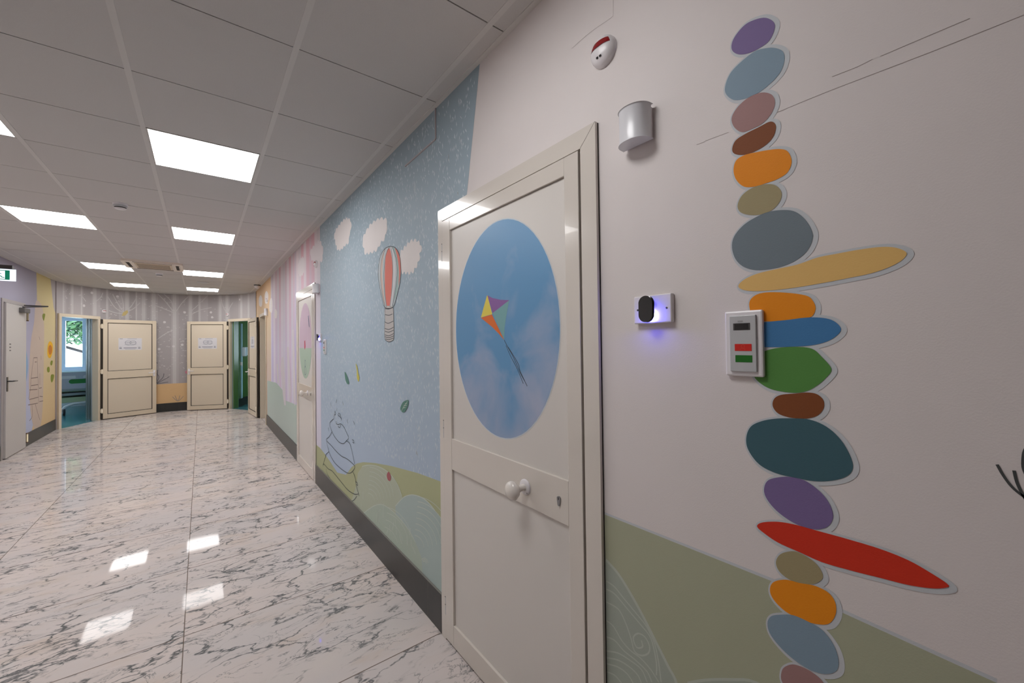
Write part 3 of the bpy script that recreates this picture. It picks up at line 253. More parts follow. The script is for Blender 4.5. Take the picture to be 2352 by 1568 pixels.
DATAC={'trunks':[[164.0,162.2],[156.0,154.0],[148.2,147.1],[139.3,137.0],[130.3,129.6],[118.4,116.2],[111.8,111.0],[108.0,105.8],[101.8,99.3],[88.2,85.8],[77.1,75.1],[70.1,68.7],[53.9,51.6],[47.9,45.1],[32.2,29.5],[21.8,18.7]],'shades':[[160.4,157.1],[146.3,140.2],[134.4,130.8],[128.8,122.5],[115.6,112.2],[104.9,102.6],[97.9,89.2],[84.3,78.0],[74.1,70.5],[63.0,55.0],[43.7,34.4]],'branches':[[(119.04,2.292),(122.51,2.461),(126.42,2.691)],[(119.04,2.292),(124.84,2.402),(129.57,2.628)],[(119.42,2.305),(119.82,2.521),(120.98,2.681)],[(118.27,2.307),(114.07,2.48),(111.01,2.681)],[(118.27,2.307),(113.3,2.398),(109.1,2.546)],[(119.42,2.278),(124.06,2.283),(128.76,2.326)],[(87.18,2.336),(92.4,2.577),(97.92,2.769)],[(87.18,2.336),(93.99,2.43),(100.25,2.507)],[(87.58,2.408),(89.2,2.611),(93.99,2.777)],[(86.36,2.351),(81.81,2.59),(77.56,2.743)],[(86.78,1.941),(92.41,1.853),(98.7,1.694)],[(76.72,2.358),(70.52,2.54),(63.04,2.782)],[(75.85,2.299),(68.71,2.421),(60.12,2.482)],[(47.3,2.237),(43.7,2.475),(40.54,2.593)],[(47.29,2.357),(50.68,2.54),(51.77,2.721)],[(138.51,2.472),(134.38,2.587),(132.77,2.697)],[(144.54,2.48),(147.26,2.572),(150.06,2.587)]],'dots':[(140.21,2.671),(93.6,2.112),(87.6,1.538),(81.84,1.574),(123.3,2.647),(32.91,2.658),(80.13,2.356),(74.08,2.835),(97.14,1.479),(145.88,2.388),(60.62,2.362),(59.63,2.241)],'ground':[(99.32,0.655),(94.0,0.649),(85.99,0.656),(77.63,0.625)],'bush':[[(99.08,0.683),(97.14,0.821),(98.69,0.91)],[(98.69,0.682),(94.79,0.802),(94.0,0.902)],[(98.31,0.681),(92.42,0.784),(90.43,0.824)],[(98.69,0.739),(97.92,0.994)],[(98.69,0.667),(91.23,0.695)],[(99.32,1.167),(97.92,1.151)],[(88.42,0.341),(84.77,0.231),(81.03,0.34)],[(86.81,0.367),(84.77,0.231),(83.53,0.359)]],'flower':[(80.01,0.926),(78.05,0.968),(77.62,0.879),(79.33,0.875)],'bird':[(119.81,2.304),(117.12,2.364),(116.51,2.31),(118.27,2.239),(120.58,2.221)]}


ZC = 2.786                       # ceiling height
XR, XL = 1.015, -2.19            # right and left wall faces
rw = lambda y, z, off: (XR-off, y, z)
lw = lambda y, z, off: (XL+off, y, z)
CCX, CCY, CR = -.594, 10.84, 1.6  # the rounded end of the hall
def cw(th, z, off=0): t = R(th); return (CCX+(CR-off)*math.cos(t), CCY+(CR-off)*math.sin(t), z)
def struct(o): o['kind'] = 'structure'; return o

# ================================================================ floor
mb = MB(); pts = [(XL-.02, -4), (1.2, -4), (1.2, CCY)] + [(cw(t, 0, -.12)[0], cw(t, 0, -.12)[1]) for t in range(4, 180, 4)] + [(XL-.12, CCY)]
mb.poly([(x, y, 0) for x, y in pts][::1])
struct(mb.build('floor', marble()))

# ================================================================ ceiling: bars and tiles
RX = [-2.03, -1.445, -.875, -.268, .327, .925]                     # runners
KY = [-3.5+.6*i for i in range(8)] + [1.3, 1.895, 2.49, 3.09, 3.69, 4.285, 4.885, 5.485, 6.085, 6.69, 7.29, 7.87, 8.47, 9.07, 9.66, 10.25, 10.85, 11.45, 12.05, 12.5]
KY = [round(k, 3) for k in KY]
CELL_LAMPS = {(3, .7), (3, 3.09), (3, 5.485), (1, 5.485), (3, 8.47), (1, 8.47), (1, 10.85), (3, 10.85), (1, 3.09)}
mb = MB(); mb.use(1); mb.box((XL-.3, -4.1, ZC+.0045), (1.3, 12.9, ZC+.06)); mb.use(0)
xs = [XL-.05] + RX + [XR+.03]
g = .0028
for i in range(len(xs)-1):
    for j in range(len(KY)-1):
        if (i-1, KY[j]) in {(a-0, b) for a, b in CELL_LAMPS}: continue
        mb.box((xs[i]+g, KY[j]+g, ZC), (xs[i+1]-g, KY[j+1]-g, ZC+.0045))
mb.use(2)
for x in RX: mb.box((x-.012, -4, ZC-.0015), (x+.012, 12.6, ZC+.0045))
struct(mb.build('ceiling', [ceilmat, shadowgap, ceilbar]))
mb = MB(); mb.box((XR-.024, -4, ZC-.003), (XR+.01, CCY, ZC+.01)); mb.box((XL-.01, -4, ZC-.003), (XL+.024, CCY, ZC+.01))
for t in range(0, 180, 4):
    a, b = cw(t, 0), cw(t+4, 0); c, d = cw(t, 0, .024), cw(t+4, 0, .024)
    mb.poly([(a[0], a[1], ZC-.003), (b[0], b[1], ZC-.003), (d[0], d[1], ZC-.003), (c[0], c[1], ZC-.003)])
struct(mb.build('trim_1', ceilbar))

# ================================================================ right wall with its mural
DOORS_R = [(.839, 1.903, 2.21), (4.86, 5.876, 2.21)]
mb = MB()
mb.box((XR, -4, 0), (XR+.2, 9.05, ZC+.05)); mb.box((XR, 9.05, 2.146), (XR+.2, 9.93, ZC+.05)); mb.box((XR, 9.93, 0), (XR+.2, CCY, ZC+.05))
wall_right = struct(mb.build('wall_right', wallwhite))

bluegrad = ramp_mat('mural_blue_paint', [(0, (176, 192, 214)), (.45, (168, 186, 200)), (1, (150, 168, 178))], 2, .3, 2.8)
seg = MB()
sy0 = [(1.519, 2.79), (1.633, 2.213)]
# blue field: its near edge slants, its far edge meets the pink one
def zline(z): return 1.519+(2.756-z)*.21
seg.poly([rw(1.51, ZC, .0006), rw(1.75, 1.7, .0006), rw(1.9, .1, .0006), rw(4.60, .1, .0006), rw(4.60, ZC, .0006)])
blue = seg
blue.use(1)
rnd = random.Random(3)
for i in range(4800):
    y = rnd.uniform(1.55, 4.55); z = rnd.uniform(.75, 2.76)
    if y < zline(z)+.03: continue
    a = rnd.uniform(-.45, .45)+(.25 if rnd.random() < .5 else -.15); l = rnd.uniform(.009, .018); w = rnd.uniform(.0020, .0036)
    dy, dz = math.sin(a)*l, math.cos(a)*l
    blue.poly([rw(y-dy, z-dz, .001), rw(y+w, z, .001), rw(y+dy, z+dz, .001), rw(y-w, z, .001)])
o = blue.build('blue_mural_field', [bluegrad, paint('mural_rain_white', (214, 222, 226))], wall_right); tag(o, 'blue painted sky field with small white rain strokes')

hillc = paint('mural_olive_green', (176, 180, 142)); bushc = [paint('mural_bush_a', (180, 188, 168)), paint('mural_bush_b', (172, 188, 184)), paint('mural_bush_c', (176, 190, 176))]
paleline = paint('mural_pale_line', (196, 205, 194))
mb = MB(); mb.poly([rw(y, z, .0012) for y, z in DATA['hill']]); tag(mb.build('painted_hill', hillc, wall_right), 'olive green painted hill below the blue sky')
for k, p in enumerate(DATA['bushes']):
    mb = MB(); mb.poly([rw(y, z, .0016+.0003*k) for y, z in p]); mb.build('painted_bush', bushc[k], wall_right)
mb = MB()
for p in DATA['busharcs']: mb.ribbon(smooth(p, 3, False), .0042, rw, .0028)
for p in DATA['grass']: mb.ribbon(p, .006, rw, .003)
for p in DATA['bushes']: mb.ribbon(smooth(p[:7], 4, False), .006, rw, .0027)
mb.build('painted_bush_lines', paleline, wall_right)

cloudc = paint('mural_cloud_white', (222, 216, 214))
for p in DATA['clouds']:
    mb = MB(); mb.poly([rw(y, z, .0016) for y, z in scallop(p, .022, 15)]); mb.build('painted_cloud', cloudc, wall_right)
ink = paint('mural_dark_ink', (70, 76, 80))
B = DATA['balloon']
mb = MB(); mats = [paint('balloon_grey', (186, 194, 198)), paint('balloon_red', (214, 118, 104)), paint('balloon_teal', (160, 184, 182)), paint('balloon_peach', (206, 188, 178)), paint('balloon_white', (208, 210, 212)), ink, paint('balloon_basket', (190, 186, 184))]
mb.poly([rw(y, z, .0018) for y, z in smooth(B['outline'], 4)])
for i, k in ((1, 'red1'), (1, 'red2'), (2, 'teal'), (3, 'peach'), (4, 'white'), (6, 'basket')):
    mb.use(i); mb.poly([rw(y, z, .0021+.00005*i) for y, z in smooth(B[k], 3)])
mb.use(5)
for p in DATA['balloonlines']: mb.ribbon(smooth(p, 3, False), .0045, rw, .0027)
tag(mb.build('painted_balloon', mats, wall_right), 'painted hot air balloon with red and pale stripes')
lc = {'green': paint('leaf_green', (88, 132, 120)), 'yellow': paint('leaf_yellow', (198, 190, 92)), 'pink': paint('ladybird_pink', (168, 96, 100))}
for c, p in DATA['leaves']:
    mb = MB(); mb.poly([rw(y, z, .0035) for y, z in smooth(p, 4)]); mb.build('painted_ladybird' if c == 'pink' else 'painted_leaf', lc[c], wall_right)
mb = MB()
for p in DATA['leafveins']: mb.ribbon(p, .0035, rw, .0038)
mb.build('painted_leaf_veins', paleline, wall_right)
mb = MB()
for p in DATA['creature']: mb.ribbon(smooth(p, 4, False), .0055, rw, .0036)
tag(mb.build('painted_line_figure', ink, wall_right), 'thin dark line drawing of a folded seated figure')
# pink striped field
cols = [ramp_mat('stripe_'+n, [(0, lo), (.45, lo), (1, hi)], 2, .5, 2.7) for n, lo, hi in (('rose', (214, 196, 218), (206, 164, 172)), ('grey', (212, 208, 224), (200, 190, 192)), ('pale', (218, 212, 226), (210, 197, 199)), ('mauve', (208, 196, 220), (202, 176, 182)), ('lilac', (200, 192, 222), (196, 182, 190)))]
st = DATA['stripes']; mb = MB(); order = [1, 3, 1, 4, 2, 3, 1, 0, 2, 1, 3, 2, 0, 1, 3, 4, 2, 1, 0, 2, 0, 3, 0, 2, 1, 2]
for i in range(len(st)-1):
    mb.use(order[i]); a, b = max(st[i+1], 4.60), min(st[i], 8.43)
    if a >= b: continue
    mb.poly([rw(a, .1, .0006), rw(b, .1, .0006), rw(b, ZC, .0006), rw(a, ZC, .0006)])
tag(mb.build('pink_striped_mural_field', cols, wall_right), 'pink and lilac vertical painted stripes')
lil = ramp_mat('mural_pale_ground', [(0, (190, 202, 196)), (1, (176, 194, 184))], 2, .2, .9)
mb = MB(); mb.poly([rw(min(y, 8.95), z, .0010) for y, z in DATA['pinkground']]); mb.build('painted_ground', lil, wall_right)
mb = MB()
for p in DATA['drips']: mb.poly([rw(y, z, .0018) for y, z in p])
mb.build('painted_tree_trunks', paint('trunk_white', (214, 208, 214)), wall_right)
for p in DATA['pinkclouds']:
    mb = MB(); mb.poly([rw(y, z, .002) for y, z in scallop(p, .03, 11)]); mb.build('painted_cloud', paint('cloud_pinkish', (212, 204, 206)), wall_right)
# orange field at the far end
mb = MB(); mb.use(0); mb.poly([rw(8.43, .1, .0006), rw(9.02, .1, .0006), rw(9.02, ZC, .0006), rw(8.43, ZC, .0006)]); mb.poly([rw(9.02, 2.2, .0006), rw(CCY, 2.2, .0006), rw(CCY, ZC, .0006), rw(9.02, ZC, .0006)]); mb.poly([rw(9.96, .1, .0006), rw(CCY, .1, .0006), rw(CCY, 2.2, .0006), rw(9.96, 2.2, .0006)])
for p in DATA['orangeclouds']: mb.use(1); mb.poly([rw(y, z, .0018) for y, z in smooth(p, 3)])
tag(mb.build('orange_mural_field', [ramp_mat('mural_orange_paint', [(0, (214, 196, 186)), (.6, (210, 190, 160)), (1, (214, 178, 138))], 2, .8, 2.6), cloudc], wall_right), 'orange painted field with pale clouds')

# pebbles with a soft grey outline
pc = dict(purple=(122, 104, 150), bluegrey=(130, 152, 168), mauve=(160, 124, 122), brown=(126, 70, 34), orange=(232, 140, 16), olive=(160, 148, 112), slate=(114, 126, 134), yellow=(224, 184, 112), blue=(66, 122, 172), green=(84, 138, 66), teal=(62, 96, 106), red=(206, 50, 26))
halo = paint('pebble_grey_outline', (196, 200, 204))
for i, (c, p) in enumerate(DATA['pebbles']):
    q = smooth(p, 5); mb = MB()
    mb.use(1); h_ = grow(q, .0065); mb.poly([rw(y-.003, z-.0015, .0006+.00001*i) for y, z in h_])
    mb.use(0); mb.poly([rw(y, z, .0012+.00002*i) for y, z in q])
    tag(mb.build('painted_pebble', [paint('pebble_'+c, pc[c]), halo], wall_right), '%s painted pebble' % {'bluegrey': 'blue grey', 'slate': 'slate grey', 'teal': 'dark teal'}.get(c, c))
nh = DATA['nearhill'][:5]; mb = MB(); mb.poly([rw(y, z, .0004) for y, z in nh + [(nh[-1][0], .1), (nh[0][0], .1)]]); mb.use(1); mb.ribbon([(y, z+.003) for y, z in DATA['nearhill'][1:4]], .008, rw, .0003)
tag(mb.build('painted_hill', [paint('near_hill_green', (170, 173, 148)), halo], wall_right), 'green painted hill behind the lowest pebbles')
nb1 = DATA['nearbush'][:9]; mb = MB(); mb.poly([rw(y, z, .00046) for y, z in nb1 + [(nb1[-1][0]-.05, .1), (nb1[0][0], .1)]]); mb.poly([rw(y, z, .00049) for y, z in DATA['nearbush2'][:5] + [(DATA['nearbush2'][4][0], .1), (DATA['nearbush2'][0][0], .1)]]); mb.use(1)
mb.ribbon(smooth(DATA['nearbush'][1:9], 4, False), .009, rw, .00052); mb.ribbon(smooth(DATA['nearbush2'][:5], 4, False), .006, rw, .00052)
for p in DATA['nearswirl']: mb.ribbon(smooth(p, 4, False), .0042, rw, .00052)
mb.build('painted_bush', [paint('near_bush_grey', (164, 172, 160)), paint('near_bush_line', (182, 190, 178))], wall_right)
mb = MB()
for p in DATA['figure']: mb.ribbon(smooth(p, 4, False), .0035, rw, .001)
mb.poly([rw(y, z, .0008) for y, z in smooth(DATA['figureblob'], 4)])
mb.build('painted_branch_figure', paint('figure_ink', (72, 74, 74)), wall_right)
mb = MB()
for p in DATA['cracks']: mb.ribbon(smooth(p, 3, False), .0009, rw, .0005)
mb.build('hairline_cracks', paint('crack_grey', (150, 138, 134)), wall_right)
a, b = DATA['channel']
mb = MB()
for (p, q) in ((a[0], a[1]), (b[0], b[-1])):
    vert = abs(p[0]-q[0]) < abs(p[1]-q[1])
    if vert: mb.box((XR-.006, p[0]-.004, p[1]), (XR, p[0]+.004, min(q[1], 9) if q[1] < p[1] else q[1]))
    else: mb.box((XR-.006, p[0], p[1]-.004), (XR, q[0], p[1]+.004))
tag(mb.build('cable_channel', paint('channel_paint', (176, 168, 170)), wall_right), 'thin surface cable channel on the blue mural')

# ================================================================ skirting
mb = MB()
def skirt_r(a, b): mb.box((XR-.012, a, 0), (XR, b, .2))
for a, b in ((-4, .839), (1.903, 4.86), (5.876, 8.98)): skirt_r(a, b)
mb.use(1); mb.box((XR-.0128, 2.068, 0), (XR-.011, 2.071, .2)); mb.box((XR-.0128, 1.903, .2), (XR, 4.86, .203))
mb.use(0); mb.box((XR-.012, 9.99, 0), (XR, CCY, .2))
struct(mb.build('baseboard_right', [slate, mat('skirting_caulk', (120, 118, 112), rough=.6)], bevel=.0015))
mb = MB(); mb.box((XL, -4, 0), (XL+.012, 8.50, .2)); mb.box((XL, 9.47, 0), (XL+.012, CCY+.25, .2))
struct(mb.build('baseboard_left', slate, bevel=.0015))
mb = MB()
for a, b in ((100, 134), (76, 100), (46, 76), (0, 13)):
    n = max(1, round((b-a)/3))
    for k in range(n):
        t0, t1 = a+(b-a)*k/n, a+(b-a)*(k+1)/n
        p, q, r_, s_ = cw(t0, 0, .012), cw(t1, 0, .012), cw(t1, 0, 0), cw(t0, 0, 0)
        mb.poly([p, q, q[:2]+(.2,), p[:2]+(.2,)]); mb.poly([p[:2]+(.2,), q[:2]+(.2,), r_[:2]+(.2,), s_[:2]+(.2,)])
struct(mb.build('baseboard_back', slate))

# ================================================================ left wall
YLE = 11.12
mb = MB(); mb.box((XL-.2, -4, 0), (XL, YLE, ZC+.05))
wall_left = struct(mb.build('wall_left', wallwhite))
Lf = DATA['left']
def flat(name, pts, m, off, parent, fn=lw, label=None):
    mb = MB(); mb.poly([fn(y, z, off) for y, z in pts]); o = mb.build(name, m, parent); tag(o, label); return o
flat('lilac_mural_field', [(8.0, .1), (YLE, .1), (YLE, ZC), (8.0, ZC)], ramp_mat('mural_lilac', [(0, (186, 192, 216)), (.5, (176, 174, 196)), (1, (160, 156, 172))], 2, .3, 2.6), .0006, wall_left)
flat('painted_wall_panel', [(y, min(z, ZC)) for y, z in [(10.0, 2.79), (YLE, 2.79), (YLE, .1), (9.75, .1), (10.0, .5), (10.15, 1.2), (10.05, 2.2)]], ramp_mat('mural_yellow', [(0, (214, 186, 142)), (.6, (206, 190, 150)), (1, (206, 190, 136))], 2, .2, 2.7), .0009, wall_left, label='yellow painted field')
flat('painted_tree_shape', [(y, min(z, ZC)) for y, z in smooth(Lf['pink'], 3)], paint('mural_dusty_pink', (198, 180, 166)), .0013, wall_left, label='dusty pink painted shape')
flat('painted_forest_edge', [(y, min(z, ZC)) for y, z in [(10.78, 2.79), (YLE, 2.79), (YLE, 2.16), (10.98, 2.28)]], paint('forest_lilac_grey', (174, 168, 169)), .0012, wall_left, label='grey corner of the forest painting')
flat('painted_drop', smooth(Lf['blue'], 3), paint('mural_drop_blue', (136, 168, 200)), .0014, wall_left)
flat('painted_sunflower', smooth(Lf['petal'], 3), paint('sunflower_yellow', (232, 176, 40)), .0016, wall_left, label='yellow painted sunflower')
flat('painted_sunflower_centre', smooth(Lf['core'], 3), paint('sunflower_core', (196, 120, 40)), .0019, wall_left)
for p in DATA['leftleaves']: flat('painted_leaf', smooth(p, 3), paint('leaf_olive', (128, 136, 50)), .0017, wall_left)
mb = MB()
for p in DATA['leftlines']: mb.ribbon(smooth(p, 3, False), .012, lw, .0018)
mb.build('painted_ladder_lines', paint('line_brown', (120, 104, 96)), wall_left)

# ================================================================ rounded back wall with forest mural
OPEN = [(14.5, 43.5), (137.0, 169.6)]
HDR = 2.13
ths = sorted(set([k for k in range(172)] + [14.5, 43.5, 137.0, 169.6]))
mb = MB()
for a, b in zip(ths, ths[1:]):
    z0 = HDR if any(a >= p-1e-6 and b <= q+1e-6 for p, q in OPEN) else 0
    for off in (0, -.12):
        pts_ = [cw(a, z0, off), cw(b, z0, off), cw(b, ZC+.05, off), cw(a, ZC+.05, off)]; mb.poly(pts_)
    if z0: mb.poly([cw(a, z0), cw(b, z0), cw(b, z0, -.12), cw(a, z0, -.12)])
for p, q in OPEN:
    for t in (p, q): mb.poly([cw(t, 0), cw(t, HDR), cw(t, HDR, -.12), cw(t, 0, -.12)])
mb.poly([cw(171, 0), cw(171, ZC+.05), cw(171, ZC+.05, -.12), cw(171, 0, -.12)])
wall_back = struct(mb.build('wall_back', paint('forest_lilac_grey', (174, 168, 169))))
def cwf(a, z, off): return cw(a, z, off)
def arc_poly(mb, a, b, z0, z1, off, step=1.0):
    if b < a: a, b = b, a
    n = max(1, math.ceil((b-a)/step))
    for k in range(n):
        t0, t1 = a+(b-a)*k/n, a+(b-a)*(k+1)/n
        za = HDR+.07 if any(t0 > p-.9 and t1 < q+.9 for p, q in OPEN) else z0
        if za < z1: mb.poly([cw(t0, za, off), cw(t1, za, off), cw(t1, z1, off), cw(t0, z1, off)])
mb = MB()
for a, b in DATAC['shades']: arc_poly(mb, a, b, .6, ZC, .0006)
mb.build('painted_shade_trunks', paint('forest_shade', (164, 158, 158)), wall_back)
mb = MB()
for a, b in DATAC['trunks']: arc_poly(mb, a, b, .55, ZC, .0009)
def arc_ribbon(mb, p, w, off):
    q = [(t/57.2958*CR, z) for t, z in smooth(p, 4, False)]
    mb.ribbon(q, w, lambda s, z, o: cw(s/CR*57.2958, z, o), off)
for p in DATAC['branches']: arc_ribbon(mb, p, .015, .0012)
rnd = random.Random(5)
tag(mb.build('painted_pale_trees', paint('forest_pale', (190, 187, 186)), wall_back), 'pale painted tree trunks and branches')
mb = MB()
for i in range(420):
    t = rnd.uniform(45, 165); z = rnd.uniform(.8, 2.7)
    if any(p-2 < t < q+2 for p, q in OPEN) and z < 2.3: continue
    arc_ribbon(mb, [(t, z), (t+rnd.uniform(.4, 1.4), z+rnd.uniform(-.01, .01))], .008, .0016)
for t, z in DATAC['dots']:
    k = [(t+1.0*math.cos(a*PI/4), z+.028*math.sin(a*PI/4)) for a in range(8)]; mb.poly([cw(a, b, .0020) for a, b in k])
mb.build('painted_bark_marks', paint('forest_mark', (206, 202, 202)), wall_back)
mb = MB(); arc_poly(mb, 76, 101, .15, .655, .0018, 1)
mb.use(1)
for p in DATAC['bush'][6:]: arc_ribbon(mb, p, .012, .0024)
tag(mb.build('painted_orange_ground', [paint('forest_orange', (214, 178, 132)), paint('forest_shrub', (150, 140, 130))], wall_back), 'orange painted ground between the open doors')
mb = MB()
for p in DATAC['bush'][:6]: arc_ribbon(mb, p, .014, .0026)
mb.build('painted_shrub', paint('shrub_ink', (112, 108, 112)), wall_back)
mb = MB(); mb.poly([cw(a, z, .0028) for a, z in DATAC['flower']]); mb.build('painted_flower', paint('flower_pink', (206, 130, 150)), wall_back)
mb = MB(); mb.poly([cw(a, z, .0028) for a, z in DATAC['bird']]); mb.build('painted_bird', paint('bird_ochre', (196, 176, 120)), wall_back)

mb = MB(); mb.box((XL-.2, -4.2, 0), (1.25, -4, ZC+.05)); struct(mb.build('wall_front', wallwhite))

# ================================================================ closed doors on the right wall
def sky_oval():
    m = bpy.data.materials.new('printed_sky'); m.use_nodes = True; nt = m.node_tree; b = nt.nodes['Principled BSDF']; b.inputs['Roughness'].default_value = .35
    tc = nt.nodes.new('ShaderNodeTexCoord'); n = nt.nodes.new('ShaderNodeTexNoise'); n.inputs['Scale'].default_value = 3.2; n.inputs['Detail'].default_value = 4; n.inputs['Distortion'].default_value = .4
    nt.links.new(tc.outputs['Object'], n.inputs['Vector'])
    s = nt.nodes.new('ShaderNodeSeparateXYZ'); nt.links.new(tc.outputs['Object'], s.inputs[0])
    mr = nt.nodes.new('ShaderNodeMapRange'); nt.links.new(s.outputs[2], mr.inputs['Value']); mr.inputs['From Min'].default_value = 1.12; mr.inputs['From Max'].default_value = 1.75; mr.inputs['To Min'].default_value = .14; mr.inputs['To Max'].default_value = -.12
    ad = nt.nodes.new('ShaderNodeMath'); nt.links.new(n.outputs['Fac'], ad.inputs[0]); nt.links.new(mr.outputs[0], ad.inputs[1])
    cr = nt.nodes.new('ShaderNodeValToRGB'); nt.links.new(ad.outputs[0], cr.inputs[0]); e = cr.color_ramp.elements
    e[0].position = .44; e[0].color = srgb((92, 148, 192)); e[1].position = .74; e[1].color = srgb((172, 178, 200))
    nt.links.new(cr.outputs[0], b.inputs['Base Color'])
    return m
XF, XP = 1.000, 1.008
def oval(cy, cz, a, b, n=64): return [(cy+a*math.cos(2*PI*i/n), cz+b*math.sin(2*PI*i/n)) for i in range(n)]
def closed_door(name, dy):
    y0, y1 = .839+dy, 1.903+dy
    root = struct(empty(name, (XR, (y0+y1)/2, 0)))
    inv = Matrix.Translation((-XR, -(y0+y1)/2, 0))
    def fin(mb, nm, mats, parent=root, bevel=0, label=None):
        o = mb.build(nm, mats, parent, bevel)
        if parent is root: o.matrix_parent_inverse = inv
        return tag(o, label)
    mb = MB(); mb.box((XF, y0, 0), (XR+.03, y0+.064, 2.212)); mb.box((XF, y1-.044, 0), (XR+.03, y1, 2.212)); mb.box((XF, y0+.064, 2.150), (XR+.03, y1-.044, 2.212))
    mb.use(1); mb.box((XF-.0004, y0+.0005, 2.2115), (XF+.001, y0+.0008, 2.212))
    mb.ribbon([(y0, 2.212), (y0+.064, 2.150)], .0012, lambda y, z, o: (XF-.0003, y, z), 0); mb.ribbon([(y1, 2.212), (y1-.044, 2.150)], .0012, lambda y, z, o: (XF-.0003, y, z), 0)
    fin(mb, 'door_casing', [cream, darkbrown], bevel=.0025)
    mb = MB(); mb.box((XF+.010, y0+.0635, 0), (XR+.02, y0+.0735, 2.150)); mb.box((XR-.004, y0-.0015, 0), (XR, y0+.001, 2.21)); mb.box((XR+.022, y0+.06, 0), (XR+.028, y1-.04, 2.16)); fin(mb, 'painted_gap_shade', darkbrown)  # dark strips put the shade of leaf gap and casing edge into colour
    ly0, ly1 = y0+.073, y1-.0455
    mb = MB(); a, b = y0+.138, y1-.125
    mb.box((XF-.002, ly0, .012), (XR+.015, a, 2.1465)); mb.box((XF-.002, b, .012), (XR+.015, ly1, 2.1465))
    mb.box((XF-.0016, a, 2.084), (XR+.015, b, 2.1465)); mb.box((XF-.0016, a, .012), (XR+.015, b, .116)); mb.box((XF-.0016, a, .886), (XR+.015, b, 1.040))
    leaf = fin(mb, 'door_leaf', cream, bevel=.002)
    mb = MB(); mb.box((XP, a+.002, 1.040), (XP+.02, b-.002, 2.082)); up = mb.build('upper_panel', creampanel, leaf)
    mb = MB(); mb.box((XP, a+.002, .116), (XP+.02, b-.002, .884)); mb.build('lower_panel', creampanel, leaf)
    cy, cz = 1.376+dy, 1.573
    if dy == 0:
        mb = MB(); mb.poly([(XP-.0006, y, z) for y, z in oval(cy, cz, .365, .461)]); mb.use(1); mb.poly([(XP-.0010, y, z) for y, z in oval(cy, cz, .361, .456)])
        ov = mb.build('oval_sky_picture', [paint('picture_rim', (206, 214, 220)), sky_oval()], up); tag(ov, 'oval printed sky picture with a kite')
        mb = MB(); k = DATA['kite']; ms = [paint('kite_purple', (140, 100, 160)), paint('kite_yellow', (226, 208, 90)), paint('kite_orange', (220, 112, 50)), paint('kite_teal', (122, 168, 170))]
        for i, c in enumerate(('purple', 'yellow', 'orange', 'teal')): mb.use(i); mb.poly([(XP-.0014, y, z) for y, z in k[c]])
        mb.use(4)
        for p in DATA['tail']: mb.ribbon(smooth(p, 4, False), .0026, lambda y, z, o: (XP-.0015, y, z), 0)
        tag(mb.build('printed_kite', ms+[ink], up), 'printed purple, yellow, orange and teal kite')
    else:
        mb = MB(); O = oval(cy, cz, .361, .456)
        mb.poly([(XP-.0010, y, z) for y, z in O]); mb.use(1)
        mb.poly([(XP-.0013, y, z) for y, z in O if z <= 1.50]+[]); mb.use(2)
        for q in range(7): y = cy-.27+.09*q; h = .456*math.sqrt(max(0, 1-((y-cy)/.361)**2)); mb.poly([(XP-.0012, y-.014, 1.45), (XP-.0012, y+.014, 1.45), (XP-.0012, y+.014, cz+h*.95), (XP-.0012, y-.014, cz+h*.95)])
        mb.use(3); mb.poly([(XP-.0016, y, z) for y, z in ((cy+.02, 1.46), (cy-.03, 1.50), (cy-.01, 1.58), (cy+.05, 1.57), (cy+.05, 1.49))])
        mb.use(4); mb.poly([(XP-.0016, y, z) for y, z in ((cy-.26, 1.72), (cy-.22, 1.74), (cy-.17, 1.86), (cy-.2, 1.87))])
        for p in (oval(cy+.0, 1.21, .05, .05, 12), oval(cy+.0, 1.30, .03, .04, 12)): mb.ribbon(p+p[:1], .008, lambda y, z, o: (XP-.0017, y, z), 0)
        ov = mb.build('oval_garden_picture', [paint('oval_lilac', (204, 184, 198)), paint('oval_green', (170, 190, 172)), paint('oval_stripe', (196, 170, 188)), paint('oval_red', (190, 90, 110)), paint('oval_slate', (96, 112, 130))], up); tag(ov, 'oval printed picture with lilac stripes over green')
    # round knob, tilted sideways like a pull
    ky, kz = 1.205+dy, .958
    fn = lambda u, v, h: (XF-.002-h, ky+u, kz+v)
    mb = MB(); mb.lathe([(.030, 0), (.030, .004), (.026, .007), (.0, .0072)], fn, 28); ro = mb.build('rosette', plastic, leaf)
    mb = MB(); mb.lathe([(.013, .005), (.012, .03), (.018, .042), (.030, .052), (.0355, .062), (.034, .073), (.024, .082), (.010, .086), (0, .0865)], fn, 32)
    mb.build('knob', mat('cream_knob', (226, 220, 212), rough=.22), leaf)
    mb = MB(); mb.lathe([(.0022, 0), (.0022, .0015), (0, .0016)], lambda u, v, h: (XF-.03-h*.2, ky-.0125-h, kz-.004+v*.8+0*u), 10); mb.lathe([(.002, .0), (.002, .0004), (0, .0005)], lambda u, v, h: (XF-.0094-h, ky-.017+u, kz-.018+v), 10); mb.build('set_screw', black, leaf)
    # euro cylinder
    mb = MB(); oy, oz = 1.022+dy, .968
    mb.prism([(oy+.0085*math.cos(t), oz+.0085*math.sin(t)) for t in [PI*k/8 for k in range(-1, 10)]] + [(oy-.005, oz-.022), (oy-.003, oz-.025), (oy+.003, oz-.025), (oy+.005, oz-.022)], lambda y, z, d: (XF-.002-d, y, z), 0, .004)
    lk = mb.build('lock_cylinder', steel, leaf)
    mb = MB(); mb.box((XF-.0066, oy-.0015, oz-.004), (XF-.0059, oy+.0015, oz+.005)); mb.build('keyway', black, lk)
